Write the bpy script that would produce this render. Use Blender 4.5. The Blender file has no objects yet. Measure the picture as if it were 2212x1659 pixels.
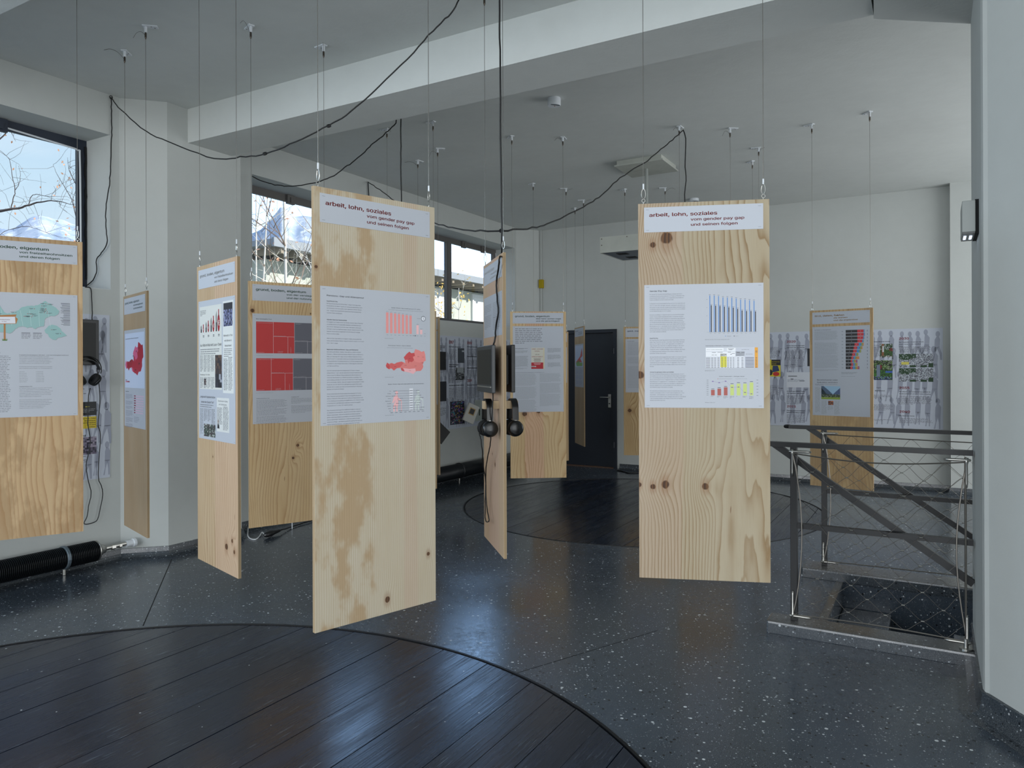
import bpy, math, random
from math import sin, cos, pi, radians, hypot, atan2, sqrt
from mathutils import Vector, Matrix
from mathutils.geometry import tessellate_polygon
random.seed(7)
SC = bpy.context.scene
COL = SC.collection

# ------------------------------------------------------------------ camera, world, sun, exposure
F, EYE, ROLL = 1580.0, 1.5, 0.0035
C3, S3 = cos(pi / 6), sin(pi / 6)
cam_d = bpy.data.cameras.new('camera'); cam = bpy.data.objects.new('camera', cam_d); COL.objects.link(cam)
cam_d.sensor_width = 36.0; cam_d.sensor_fit = 'HORIZONTAL'
cam_d.lens = F / 2212.0 * 36.0
cam_d.shift_y = (795.0 - 829.5) / 2212.0
cam_d.clip_end = 3000
cam.matrix_world = Matrix.Translation((0, 0, EYE)) @ Matrix.Rotation(pi / 2, 4, 'X') @ Matrix.Rotation(-ROLL, 4, 'Z')
SC.camera = cam
SC.view_settings.view_transform = 'Standard'
SC.view_settings.look = 'None'
SC.view_settings.gamma = 1.0
SC.view_settings.use_curve_mapping = False
SC.view_settings.exposure = 0.0
WORLD_STRENGTH = 1.3
SUN_STRENGTH = 6.0

world = bpy.data.worlds.new('sky'); SC.world = world; world.use_nodes = True
nt = world.node_tree; nt.nodes.clear()
wo = nt.nodes.new('ShaderNodeOutputWorld'); bg = nt.nodes.new('ShaderNodeBackground')
tc = nt.nodes.new('ShaderNodeTexCoord'); sp = nt.nodes.new('ShaderNodeSeparateXYZ')
rp = nt.nodes.new('ShaderNodeValToRGB'); nz = nt.nodes.new('ShaderNodeTexNoise'); mp = nt.nodes.new('ShaderNodeMapping')
cr = nt.nodes.new('ShaderNodeValToRGB'); mx = nt.nodes.new('ShaderNodeMixRGB')
nt.links.new(tc.outputs['Generated'], sp.inputs[0]); nt.links.new(sp.outputs['Z'], rp.inputs[0])
nt.links.new(tc.outputs['Generated'], mp.inputs[0]); mp.inputs['Scale'].default_value = (1, 1, 3)
nt.links.new(mp.outputs[0], nz.inputs['Vector']); nz.inputs['Scale'].default_value = 2.2; nz.inputs['Detail'].default_value = 5
nt.links.new(nz.outputs[0], cr.inputs[0])
e = cr.color_ramp.elements; e[0].position = .45; e[0].color = (0, 0, 0, 1); e[1].position = .75; e[1].color = (.8, .8, .8, 1)
e = rp.color_ramp.elements
e[0].position = 0.0; e[0].color = (.74, .82, .90, 1)
e[1].position = .75; e[1].color = (.16, .34, .80, 1)
x = rp.color_ramp.elements.new(.22); x.color = (.50, .66, .80, 1)
nt.links.new(cr.outputs[0], mx.inputs[0]); nt.links.new(rp.outputs[0], mx.inputs[1]); mx.inputs[2].default_value = (.86, .9, .94, 1)
# the sky is far brighter towards the hidden sun, to the right of the far window
dt = nt.nodes.new('ShaderNodeVectorMath'); dt.operation = 'DOT_PRODUCT'; nt.links.new(tc.outputs['Generated'], dt.inputs[0]); dt.inputs[1].default_value = Vector((.16, .97, .2)).normalized()
gr = nt.nodes.new('ShaderNodeMapRange'); gr.interpolation_type = 'SMOOTHSTEP'; nt.links.new(dt.outputs['Value'], gr.inputs[0])
for i_, q_ in enumerate((.80, 1.0, 0.0, 1.0)): gr.inputs[i_ + 1].default_value = q_
gm = nt.nodes.new('ShaderNodeMixRGB'); nt.links.new(gr.outputs[0], gm.inputs[0]); nt.links.new(mx.outputs[0], gm.inputs[1]); gm.inputs[2].default_value = (1.7, 2.9, 5.0, 1)
nt.links.new(gm.outputs[0], bg.inputs[0]); bg.inputs[1].default_value = WORLD_STRENGTH
nt.links.new(bg.outputs[0], wo.inputs[0])

def area_light(name, loc, rz, w, h, power, col, tilt=0):
    d = bpy.data.lights.new(name, 'AREA'); d.shape = 'RECTANGLE'; d.size = w; d.size_y = h; d.energy = power; d.color = col
    o = bpy.data.objects.new(name, d); COL.objects.link(o); o.location = loc; o.rotation_euler = (pi / 2 + tilt, 0, rz); return o
# unseen area lights added to brighten the room: rear, right, left, stair side
def _ab(a, b, z): return (S3 * a + C3 * b, C3 * a - S3 * b, z)
area_light('rear_fill', _ab(-7.5, -1.4, 2.0), -pi / 6, 8.5, 4.2, 500, (.95, .98, 1.0))
area_light('right_fill', _ab(-.2, 2.9, 1.9), -pi / 6 + pi / 2, 4.6, 2.8, 125, (.95, .98, 1.0))
area_light('side_fill', _ab(-1.0, -5.58, 2.73), -pi / 6 - pi / 2, 2.7, 1.2, 120, (.60, .80, 1.0), -.45)
area_light('stair_fill', _ab(7.6, 2.9, 1.9), -pi / 6 + pi / 2, 4.6, 3.0, 150, (.93, .97, 1.0))

sun_d = bpy.data.lights.new('sun', 'SUN'); sun = bpy.data.objects.new('sun', sun_d); COL.objects.link(sun)
sun_d.energy = SUN_STRENGTH; sun_d.angle = radians(.6); sun_d.color = (1, .95, .86)

# ------------------------------------------------------------------ plan axes: a runs along the window wall, b across the room
C3, S3 = cos(pi / 6), sin(pi / 6)
def P(a, b, z=0.0): return Vector((S3 * a + C3 * b, C3 * a - S3 * b, z))
def AB(v): return (S3 * v[0] + C3 * v[1], C3 * v[0] - S3 * v[1])
sun.rotation_euler = (-P(.35, 1, .5)).normalized().to_track_quat('-Z', 'Y').to_euler()
def uv(x, y):
    u, v = x - 1106.0, y - 795.0
    return u - ROLL * v, v + ROLL * u
def at(x, y, Y):
    u, v = uv(x, y); return Vector((u * Y / F, Y, EYE - v * Y / F))
def onz(x, y, z):
    u, v = uv(x, y); return at(x, y, (EYE - z) * F / v)
def on_a(x, y, a):
    u, v = uv(x, y); return at(x, y, a / (S3 * u / F + C3))
def on_b(x, y, b):
    u, v = uv(x, y); return at(x, y, b / (C3 * u / F - S3))
CEIL = 3.66
ROT_D2 = -pi / 6      # z rotation whose local +x runs along b
ROT_D1 = pi / 3       # z rotation whose local +x runs along a

# ------------------------------------------------------------------ mesh helpers
class MB:
    def __init__(s): s.v = []; s.f = []; s.m = []
    def add(s, vs, fs, mi=0):
        n = len(s.v); s.v += [tuple(v) for v in vs]
        for f in fs: s.f.append(tuple(n + i for i in f)); s.m.append(mi)
        return s
    def hexa(s, p, mi=0):      # 8 points: bottom 4, top 4
        return s.add(p, [(3, 2, 1, 0), (4, 5, 6, 7), (0, 1, 5, 4), (1, 2, 6, 5), (2, 3, 7, 6), (3, 0, 4, 7)], mi)
    def box(s, x0, x1, y0, y1, z0, z1, mi=0, M=None):
        p = [(x0, y0, z0), (x1, y0, z0), (x1, y1, z0), (x0, y1, z0), (x0, y0, z1), (x1, y0, z1), (x1, y1, z1), (x0, y1, z1)]
        if M: p = [M @ Vector(q) for q in p]
        return s.hexa(p, mi)
    def bbox(s, x0, x1, y0, y1, z0, z1, bv=.004, mi=0, M=None):   # box with chamfered edges
        me = bpy.data.meshes.new('t')
        import bmesh
        bm = bmesh.new(); bmesh.ops.create_cube(bm, size=1)
        for v in bm.verts:
            v.co = Vector(((x0 + x1) / 2 + v.co.x * (x1 - x0), (y0 + y1) / 2 + v.co.y * (y1 - y0), (z0 + z1) / 2 + v.co.z * (z1 - z0)))
        bmesh.ops.bevel(bm, geom=list(bm.edges), offset=bv, segments=2, affect='EDGES', profile=.6)
        bm.verts.index_update()
        vs = [(M @ v.co if M else v.co.copy()) for v in bm.verts]; fs = [[v.index for v in f.verts] for f in bm.faces]
        bm.free(); bpy.data.meshes.remove(me)
        return s.add(vs, fs, mi)
    def abox(s, a0, a1, b0, b1, z0, z1, mi=0):
        return s.hexa([P(a0, b0, z0), P(a0, b1, z0), P(a1, b1, z0), P(a1, b0, z0), P(a0, b0, z1), P(a0, b1, z1), P(a1, b1, z1), P(a1, b0, z1)], mi)
    def prism(s, poly, z0, z1, mi=0):      # poly of (x,y), any winding
        n = len(poly)
        A = sum(poly[i][0] * poly[(i + 1) % n][1] - poly[(i + 1) % n][0] * poly[i][1] for i in range(n))
        if A < 0: poly = poly[::-1]
        vs = [(p[0], p[1], z0) for p in poly] + [(p[0], p[1], z1) for p in poly]
        fs = [tuple(range(n - 1, -1, -1)), tuple(range(n, 2 * n))] + [(i, (i + 1) % n, n + (i + 1) % n, n + i) for i in range(n)]
        return s.add(vs, fs, mi)
    def tube(s, pts, r, n=8, mi=0, cap=True):
        pts = [Vector(p) for p in pts]; rs = r if isinstance(r, (list, tuple)) else [r] * len(pts)
        N = len(pts); up = None; base = len(s.v); 
        for i, p in enumerate(pts):
            t = (pts[min(i + 1, N - 1)] - pts[max(i - 1, 0)])
            t = t.normalized() if t.length > 1e-9 else Vector((0, 0, 1))
            if up is None:
                up = Vector((0, 0, 1)) if abs(t.z) < .9 else Vector((1, 0, 0))
            x = t.cross(up)
            if x.length < 1e-6: x = t.orthogonal()
            x.normalize(); y = x.cross(t).normalized(); up = y
            for k in range(n):
                an = 2 * pi * k / n; s.v.append(tuple(p + (x * cos(an) + y * sin(an)) * rs[i]))
        for i in range(N - 1):
            for k in range(n):
                k2 = (k + 1) % n
                s.f.append((base + i * n + k, base + (i + 1) * n + k, base + (i + 1) * n + k2, base + i * n + k2)); s.m.append(mi)
        if cap:
            s.f.append(tuple(base + k for k in range(n))); s.m.append(mi)
            s.f.append(tuple(base + (N - 1) * n + k for k in range(n - 1, -1, -1))); s.m.append(mi)
        return s
    def lathe(s, prof, o=(0, 0, 0), axis=(0, 0, 1), n=20, mi=0):   # prof: (r, h) along axis
        ax = Vector(axis).normalized(); x = ax.orthogonal().normalized(); y = ax.cross(x); o = Vector(o); base = len(s.v)
        for r, h in prof:
            for k in range(n):
                an = 2 * pi * k / n; s.v.append(tuple(o + ax * h + (x * cos(an) + y * sin(an)) * r))
        for i in range(len(prof) - 1):
            for k in range(n):
                k2 = (k + 1) % n
                s.f.append((base + i * n + k, base + i * n + k2, base + (i + 1) * n + k2, base + (i + 1) * n + k)); s.m.append(mi)
        s.f.append(tuple(base + k for k in range(n - 1, -1, -1))); s.m.append(mi)
        s.f.append(tuple(base + (len(prof) - 1) * n + k for k in range(n))); s.m.append(mi)
        return s
    def torus(s, c, R, r, axis=(0, 1, 0), n=20, m=8, mi=0, a0=0, a1=2 * pi, sx=1.0, sy=1.0):
        ax = Vector(axis).normalized(); x = ax.orthogonal().normalized()
        if abs(ax.z) < .5: x = Vector((0, 0, 1)).cross(ax).normalized()
        y = ax.cross(x); pts = [Vector(c) + x * cos(a0 + (a1 - a0) * k / n) * R * sx + y * sin(a0 + (a1 - a0) * k / n) * R * sy for k in range(n + 1)]
        return s.tube(pts, r, m, mi, cap=abs(a1 - a0) < 6.2)
    def build(s, name, mats, parent=None, smooth=False, local=False):
        off = Vector((0, 0, 0))
        if parent is not None and not local: off = wloc(parent)
        me = bpy.data.meshes.new(name)
        me.from_pydata([(v[0] - off.x, v[1] - off.y, v[2] - off.z) for v in s.v], [], s.f)
        mats = mats if isinstance(mats, (list, tuple)) else [mats]
        for m in mats: me.materials.append(m)
        if len(mats) > 1: me.polygons.foreach_set('material_index', s.m)
        if smooth: me.polygons.foreach_set('use_smooth', [True] * len(me.polygons))
        me.update()
        o = bpy.data.objects.new(name, me); COL.objects.link(o)
        if parent is not None: o.parent = parent
        return o
def wloc(o):
    v = Vector(o.location)
    return v + wloc(o.parent) if o.parent else v
def tag(o, label=None, cat=None, group=None, kind=None):
    if label: o['label'] = label
    if cat: o['category'] = cat
    if group: o['group'] = group
    if kind: o['kind'] = kind
    return o
def thing(name, label, cat, loc=(0, 0, 0), rz=0, group=None, kind=None):
    o = bpy.data.objects.new(name, None); COL.objects.link(o); o.location = loc; o.rotation_euler = (0, 0, rz); o.empty_display_size = .05
    return tag(o, label, cat, group, kind)
def smooth_pts(pts, k=6, wig=0.0, seed=0):     # Catmull-Rom through the given points, with a little kinking
    pts = [Vector(p) for p in pts]; rnd = random.Random(seed); out = []
    Q = [pts[0] * 2 - pts[1]] + pts + [pts[-1] * 2 - pts[-2]]
    for i in range(1, len(Q) - 2):
        for j in range(k):
            t = j / k; p0, p1, p2, p3 = Q[i - 1:i + 3]
            v = .5 * ((2 * p1) + (p2 - p0) * t + (2 * p0 - 5 * p1 + 4 * p2 - p3) * t * t + (3 * p1 - p0 - 3 * p2 + p3) * t ** 3)
            if wig and (i > 1 or j): v = v + Vector((rnd.uniform(-wig, wig), rnd.uniform(-wig, wig), rnd.uniform(-wig, wig)))
            out.append(v)
    return out + [pts[-1]]

# ------------------------------------------------------------------ materials
def lin(c):
    def f(x):
        x /= 255.0
        return x / 12.92 if x <= .04045 else ((x + .055) / 1.055) ** 2.4
    return (f(c[0]), f(c[1]), f(c[2]), 1)
class NG:
    """a small node-writing helper"""
    def __init__(s, name, rough=.6, spec=.5, metal=0):
        s.mat = bpy.data.materials.new(name); s.mat.use_nodes = True; s.t = s.mat.node_tree
        s.b = s.t.nodes['Principled BSDF']; s.b.inputs['Roughness'].default_value = rough
        s.b.inputs['Specular IOR Level'].default_value = spec; s.b.inputs['Metallic'].default_value = metal
    def n(s, ty, **kw):
        nd = s.t.nodes.new(ty)
        for k, v in kw.items(): setattr(nd, k, v)
        return nd
    def put(s, sock, v):
        if isinstance(v, bpy.types.NodeSocket): s.t.links.new(v, sock)
        elif v is not None:
            if hasattr(sock.default_value, '__len__') and not hasattr(v, '__len__'): v = [v] * len(sock.default_value)
            sock.default_value = v
    def co(s, kind='Object'): return s.n('ShaderNodeTexCoord').outputs[kind]
    def m(s, op, a, b=None, c=None, clamp=False):
        nd = s.n('ShaderNodeMath', operation=op); nd.use_clamp = clamp
        for i, v in enumerate((a, b, c)):
            if v is not None: s.put(nd.inputs[i], v)
        return nd.outputs[0]
    def map(s, v, scale=(1, 1, 1), loc=(0, 0, 0), rot=(0, 0, 0)):
        nd = s.n('ShaderNodeMapping'); s.put(nd.inputs['Vector'], v); nd.inputs['Scale'].default_value = scale; nd.inputs['Location'].default_value = loc; nd.inputs['Rotation'].default_value = rot
        return nd.outputs[0]
    def noise(s, v, scale=5, det=2, rough=.5):
        nd = s.n('ShaderNodeTexNoise'); s.put(nd.inputs['Vector'], v); nd.inputs['Scale'].default_value = scale; nd.inputs['Detail'].default_value = det; nd.inputs['Roughness'].default_value = rough
        return nd.outputs[0]
    def sep(s, v):
        nd = s.n('ShaderNodeSeparateXYZ'); s.put(nd.inputs[0], v); return nd.outputs
    def rng(s, v, a, b, c=0.0, d=1.0, smooth=True):
        nd = s.n('ShaderNodeMapRange'); nd.interpolation_type = 'SMOOTHSTEP' if smooth else 'LINEAR'
        s.put(nd.inputs[0], v)
        for i, q in enumerate((a, b, c, d)): nd.inputs[i + 1].default_value = q
        return nd.outputs[0]
    def mix(s, f, a, b, mode='MIX'):
        nd = s.n('ShaderNodeMixRGB', blend_type=mode); s.put(nd.inputs[0], f); s.put(nd.inputs[1], a); s.put(nd.inputs[2], b)
        return nd.outputs[0]
    def bump(s, h, st=.2, dist=.002):
        nd = s.n('ShaderNodeBump'); s.put(nd.inputs['Height'], h); nd.inputs['Strength'].default_value = st; nd.inputs['Distance'].default_value = dist
        s.t.links.new(nd.outputs[0], s.b.inputs['Normal'])
    def col(s, c): s.put(s.b.inputs['Base Color'], c)
def flat(name, c, rough=.5, metal=0, spec=.5, emit=None, es=1):
    g = NG(name, rough, spec, metal); g.col(lin(c))
    if emit: g.b.inputs['Emission Color'].default_value = lin(emit); g.b.inputs['Emission Strength'].default_value = es
    return g.mat

def plaster(name, c, bump=.25, var=.06):
    g = NG(name, .85, .25); o = g.co()
    a = g.noise(o, 1.3, 4); b = g.noise(o, 60, 3); c2 = g.noise(o, 9, 4)
    k = g.m('ADD', g.m('MULTIPLY', g.m('SUBTRACT', a, .5), var * 2), g.m('MULTIPLY', g.m('SUBTRACT', c2, .5), var))
    g.col(g.mix(1, lin(c), g.n('ShaderNodeCombineXYZ').outputs[0] if False else g.m('ADD', 1.0, k), 'MULTIPLY'))
    g.bump(g.m('ADD', g.m('MULTIPLY', b, .4), g.m('MULTIPLY', c2, 1.6)), bump, .004)
    return g.mat
M_WALL = plaster('plaster_wall', (188, 191, 188))
M_CEIL = plaster('plaster_ceiling', (208, 211, 208), .35, .08)
M_REVEAL = plaster('plaster_reveal', (196, 200, 202))

def terrazzo(name, base=(40, 49, 59), amt=1.0):
    g = NG(name, .2, .7); o = g.co()
    big = g.noise(o, .9, 5); med = g.noise(o, 25, 4, .7); fine = g.noise(o, 260, 2)
    c = g.mix(g.rng(big, .35, .65), lin(base), lin(tuple(int(q * 1.45) for q in base)))
    c = g.mix(g.rng(fine, .35, .75), c, lin((84, 88, 92)))
    for sc, th, rad, cc in ((30, .66, .24, (206, 210, 212)), (62, .70, .30, (176, 182, 186)), (130, .70, .36, (132, 138, 144)), (60, .85, .45, (12, 13, 15))):
        v = g.n('ShaderNodeTexVoronoi'); g.put(v.inputs['Vector'], g.map(o, (1, 1, 1), (sc * .37, sc * .11, 0))); v.inputs['Scale'].default_value = sc
        s2 = g.sep(v.outputs['Color'])
        on = g.m('MULTIPLY', g.m('GREATER_THAN', s2[0], th), g.m('LESS_THAN', v.outputs['Distance'], g.m('MULTIPLY', s2[1], rad)))
        c = g.mix(g.m('MULTIPLY', on, amt), c, lin(cc))
    g.col(c)
    g.put(g.b.inputs['Roughness'], g.rng(g.m('ADD', g.m('MULTIPLY', big, .6), g.m('MULTIPLY', med, .4)), .35, .68, .13, .32))
    g.bump(med, .08, .001)
    return g.mat
M_TERR = terrazzo('terrazzo')
M_TERR2 = terrazzo('terrazzo_cove', (32, 38, 44), .8)
M_TERR3 = terrazzo('terrazzo_step', (64, 62, 58), .5)

def stained_planks():
    g = NG('stained_plank', .3, .9); w = g.co('Object')
    o = g.map(w, (1, 1, 1), (0, 0, 0), (0, 0, -pi / 3))      # local x along the boards
    inf = g.n('ShaderNodeObjectInfo').outputs['Random']
    off = g.n('ShaderNodeCombineXYZ'); g.put(off.inputs[0], g.m('MULTIPLY', inf, 37)); g.put(off.inputs[1], g.m('MULTIPLY', inf, 11))
    ad = g.n('ShaderNodeVectorMath', operation='ADD'); g.put(ad.inputs[0], o); g.put(ad.inputs[1], off.outputs[0]); o2 = ad.outputs[0]
    gr = g.noise(g.map(o2, (3, 90, 1)), 1, 4, .6)
    bl = g.noise(g.map(o2, (1.5, 6, 1)), 1, 3)
    c = g.mix(gr, lin((11, 18, 31)), lin((24, 34, 52)))
    c = g.mix(g.rng(inf, .6, 1), c, lin((27, 28, 36)))
    c = g.mix(g.m('MULTIPLY', g.rng(bl, .5, .8), .5), c, lin((34, 47, 68)))
    scr = g.noise(g.map(o2, (7, 150, 1)), 1, 2, .5)
    gate = g.noise(g.map(o2, (2.2, 3.1, 1), (5, 5, 0)), 1, 2)
    c = g.mix(g.m('MULTIPLY', g.m('MULTIPLY', g.rng(scr, .63, .72), g.rng(gate, .47, .6)), .6), c, lin((118, 128, 138)))
    v = g.n('ShaderNodeTexVoronoi'); g.put(v.inputs['Vector'], o2); v.inputs['Scale'].default_value = 22
    s2 = g.sep(v.outputs['Color'])
    sp_ = g.m('MULTIPLY', g.m('GREATER_THAN', s2[0], .84), g.m('LESS_THAN', v.outputs['Distance'], g.m('MULTIPLY', s2[1], .12)))
    c = g.mix(sp_, c, lin((186, 188, 186)))
    g.col(c)
    g.put(g.b.inputs['Roughness'], g.rng(g.m('ADD', g.m('MULTIPLY', gr, .5), g.m('MULTIPLY', bl, .5)), .3, .7, .16, .34))
    g.bump(gr, .35, .0015)
    return g.mat
M_PLANK = stained_planks()

def wood(name, seed=0, base=(196, 176, 146), dark=(156, 118, 78), rings=26, warp=6.0, wx=None, knots=(), pink=(), blotch=0.0, bseed=0, contrast=1.0, fine=1.0, bx=None, flat_=None, jag=.9):
    """rotary-cut plywood face; local x across (-.26...26), z up (0..1.55)"""
    g = NG(name, .62, .3); o = g.co(); X, Y_, Z = g.sep(o)
    def nz(sx, sz, off, det=2):
        return g.noise(g.map(o, (sx, 1, sz), (off, 0, off * 1.7)), 1, det)
    n1 = g.m('SUBTRACT', nz(3.2, .75, seed), .5); n2 = g.m('SUBTRACT', nz(16, 3.2, seed + 3), .5); n3 = g.m('SUBTRACT', nz(55, 14, seed + 9), .5)
    w = n1
    if wx: w = g.m('MULTIPLY', n1, g.rng(X, wx[0], wx[1], wx[2], wx[3]))
    XR = X
    if flat_: XR = g.m('ADD', g.m('MINIMUM', X, flat_[0]), g.m('MULTIPLY', g.m('MAXIMUM', g.m('SUBTRACT', X, flat_[0]), 0), flat_[1]))
    ph = g.m('ADD', g.m('MULTIPLY', XR, rings), g.m('MULTIPLY', w, warp))
    ph = g.m('ADD', ph, g.m('MULTIPLY', n2, jag)); ph = g.m('ADD', ph, g.m('MULTIPLY', n3, .22))
    core = None; halo = None
    for (kx, kz, kr, ks) in knots:
        dx = g.m('SUBTRACT', X, kx); dz = g.m('SUBTRACT', Z, kz)
        q = g.m('ADD', g.m('MULTIPLY', dx, dx), g.m('MULTIPLY', g.m('MULTIPLY', dz, dz), .34))
        d = g.m('SQRT', q)
        ph = g.m('ADD', ph, g.m('MULTIPLY', g.m('POWER', 2.718, g.m('MULTIPLY', q, -1.0 / (kr * 3.4) ** 2)), ks))
        q2 = g.m('SQRT', g.m('ADD', g.m('MULTIPLY', dx, dx), g.m('MULTIPLY', dz, dz)))
        q3 = g.m('ADD', q2, g.m('MULTIPLY', n3, kr * .7))
        kk = g.rng(q3, kr * .8, kr * 1.15, 1, 0)
        hh = g.rng(d, kr * .7, kr * 2.2, 1, 0)
        core = kk if core is None else g.m('MAXIMUM', core, kk)
        halo = hh if halo is None else g.m('MAXIMUM', halo, hh)
    fr = g.m('FRACT', ph)
    line = g.m('MULTIPLY', g.m('POWER', fr, 3.2), g.rng(fr, .93, 1.0, 1, 0))
    amp = g.rng(nz(5, 1.2, seed + 20), .3, .7, .45, 1.0)
    line = g.m('MULTIPLY', g.m('MULTIPLY', line, amp), 1.25 * contrast, clamp=True)
    c = lin(base)
    tone = g.rng(nz(7, 1.6, seed + 30, 3), .35, .7)
    c = g.mix(g.m('MULTIPLY', tone, .35), c, lin(tuple(int(q * f) for q, f in zip(base, (.93, .88, .8)))))
    if blotch:
        bn = g.noise(g.map(o, (4.5, 1, 1.9), (bseed, 0, bseed)), 1, 5, .62)
        bf = g.m('MULTIPLY', g.rng(bn, .46, .55), blotch * .85)
        if bx is not None: bf = g.m('MULTIPLY', bf, g.rng(g.m('ADD', X, g.m('MULTIPLY', n1, .12)), bx - .03, bx + .03, 1, 0))
        c = g.mix(bf, c, lin((166, 138, 102)))
    for (x0, x1, z0, z1, st, pc) in pink:
        e1 = g.m('ADD', X, g.m('MULTIPLY', n1, .05))
        q = g.m('MULTIPLY', g.rng(e1, x0 - .006, x0 + .006), g.rng(e1, x1 - .006, x1 + .006, 1, 0))
        c = g.mix(g.m('MULTIPLY', q, st), c, lin(pc))
    c = g.mix(g.m('MULTIPLY', line, .8), c, lin(dark))
    fib = g.noise(g.map(o, (420, 1, 9)), 1, 2)
    c = g.mix(g.m('MULTIPLY', g.rng(fib, .45, .8), .16 * fine), c, lin(dark))
    sk = g.noise(g.map(o, (70, 1, 9), (seed, 0, 2)), 1, 1)
    c = g.mix(g.m('MULTIPLY', g.rng(sk, .77, .82), .6), c, lin((104, 66, 40)))
    if core is not None:
        c = g.mix(g.m('MULTIPLY', halo, .35), c, lin((128, 82, 46)))
        c = g.mix(g.m('MULTIPLY', core, .93), c, g.mix(g.rng(fr, .3, .9), lin((58, 34, 20)), lin((104, 70, 42))))
    g.col(c); g.bump(g.m('ADD', line, fib), .08, .0008)
    return g.mat
def ply_edge():
    g = NG('plywood_edge', .7, .2); X, Y_, Z = g.sep(g.co())
    st = g.m('FRACT', g.m('MULTIPLY', Y_, 175)); n = g.noise(g.map(g.co(), (30, 30, 6)), 1, 3)
    g.col(g.mix(g.rng(g.m('ADD', st, g.m('MULTIPLY', n, .3)), .55, .75), lin((196, 172, 138)), g.mix(n, lin((96, 78, 58)), lin((140, 116, 86)))))
    return g.mat
M_EDGE = ply_edge()
M_PAPER = flat('poster_paper', (179, 183, 191), .45)
M_STEEL = flat('brushed_steel', (176, 174, 168), .3, .9)
M_WIRE = flat('steel_wire', (120, 116, 110), .35, .8)
M_MESHW = flat('mesh_wire', (134, 128, 120), .4, .7)
M_WHITEP = flat('white_plastic', (214, 218, 222), .4)
M_GRIP = flat('gripper_metal', (92, 84, 76), .35, .85)
M_BLACKC = flat('black_cable', (14, 14, 15), .5)
M_WHITEC = flat('white_cable', (232, 233, 235), .45)
M_RAIL = flat('black_painted_steel', (15, 16, 18), .42, .0, .4)
M_RAILS = flat('black_painted_rod', (20, 21, 23), .35)
M_BLACKP = flat('black_plastic', (20, 20, 21), .4)
M_BLACKG = flat('black_satin', (14, 15, 16), .25)
M_CUSH = flat('ear_cushion', (12, 12, 13), .75)
M_FRAME = flat('dark_window_frame', (34, 42, 56), .45)
M_FRAME2 = flat('grey_brown_window_frame', (98, 95, 92), .5)
M_FOAM = flat('white_sealant', (206, 208, 208), .8)
M_DOOR = flat('dark_blue_door', (20, 27, 38), .42)
M_CONC = plaster('fibre_cement', (176, 178, 170), .2, .25)
M_LUMD = flat('luminaire_underside', (86, 96, 110), .4)
M_DARK = flat('matt_black', (6, 7, 8), .8)
M_YEL = plaster('yellow_plastic_box', (168, 146, 30), .2, .15)
M_LEDF = flat('lit_led_lens', (235, 242, 250), .3, emit=(214, 230, 255), es=1.6)
M_GREYP = flat('grey_metal_paint', (150, 154, 150), .4)
M_PIPE = plaster('painted_black_pipe', (22, 25, 28), .3, .5)
M_PIPE.node_tree.nodes['Principled BSDF'].inputs['Roughness'].default_value = .35
M_BLOCK = wood('pine_block', 4, rings=60, warp=1)
M_LENS = flat('screen_glass', (26, 27, 25), .3, 0, .15)
def glass():
    m = bpy.data.materials.new('window_glass'); m.use_nodes = True; t = m.node_tree; t.nodes.clear()
    o = t.nodes.new('ShaderNodeOutputMaterial'); mi = t.nodes.new('ShaderNodeMixShader'); tr = t.nodes.new('ShaderNodeBsdfTransparent'); gl = t.nodes.new('ShaderNodeBsdfGlossy')
    gl.inputs['Roughness'].default_value = .02; tr.inputs[0].default_value = (.97, .985, .985, 1); fr = t.nodes.new('ShaderNodeFresnel')
    lw = t.nodes.new('ShaderNodeLayerWeight'); lw.inputs[0].default_value = .12; mr = t.nodes.new('ShaderNodeMapRange'); mr.inputs[3].default_value = .03; mr.inputs[4].default_value = .45
    t.links.new(lw.outputs['Facing'], mr.inputs[0]); t.links.new(mr.outputs[0], mi.inputs[0]); t.nodes.remove(fr)
    t.links.new(tr.outputs[0], mi.inputs[1]); t.links.new(gl.outputs[0], mi.inputs[2]); t.links.new(mi.outputs[0], o.inputs[0])
    return m
M_GLASS = glass()
PRINT = {}
def ink(c):
    c = tuple(int(q) for q in c)
    if c not in PRINT: PRINT[c] = flat('ink_%d_%d_%d' % c, c, .5)
    return PRINT[c]
# ------------------------------------------------------------------ structure: floor, ceiling, walls
NEAR_C, NEAR_R = Vector((-1.618, 2.072)), 2.213
FAR_C, FAR_R = Vector((1.369, 7.98)), 1.883
WELL = (4.47, 5.58, -.56, 3.0)
def circ(c, r, n=96): return [(c[0] + r * cos(2 * pi * k / n), c[1] + r * sin(2 * pi * k / n)) for k in range(n)]
outer = [P(-3, -5.95)[:2], P(-3, 3.2)[:2], P(10.6, 3.2)[:2], P(10.6, -5.95)[:2]]
wellp = [P(WELL[0], WELL[2])[:2], P(WELL[1], WELL[2])[:2], P(WELL[1], WELL[3])[:2], P(WELL[0], WELL[3])[:2]]
loops = [outer, circ(NEAR_C, NEAR_R + .022), circ(FAR_C, FAR_R + .022), wellp]
tris = tessellate_polygon([[Vector((p[0], p[1], 0)) for p in l] for l in loops])
flatp = [p for l in loops for p in l]
fm = MB(); fm.add([(p[0], p[1], 0) for p in flatp], [])
for t in tris:
    a, b, c = [Vector(flatp[i]) for i in t]
    if (b - a).cross(c - a) < 0: t = (t[0], t[2], t[1])
    fm.f.append(tuple(t)); fm.m.append(0)
for l in loops[1:3]:
    n = len(l); fm.add([(p[0], p[1], 0) for p in l] + [(p[0], p[1], -.05) for p in l], [(i, (i + 1) % n, n + (i + 1) % n, n + i) for i in range(n)])
for l in loops[1:3]:
    n = len(l); fm.add([(p[0], p[1], -.05) for p in l], [tuple(range(n))], 1)
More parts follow.
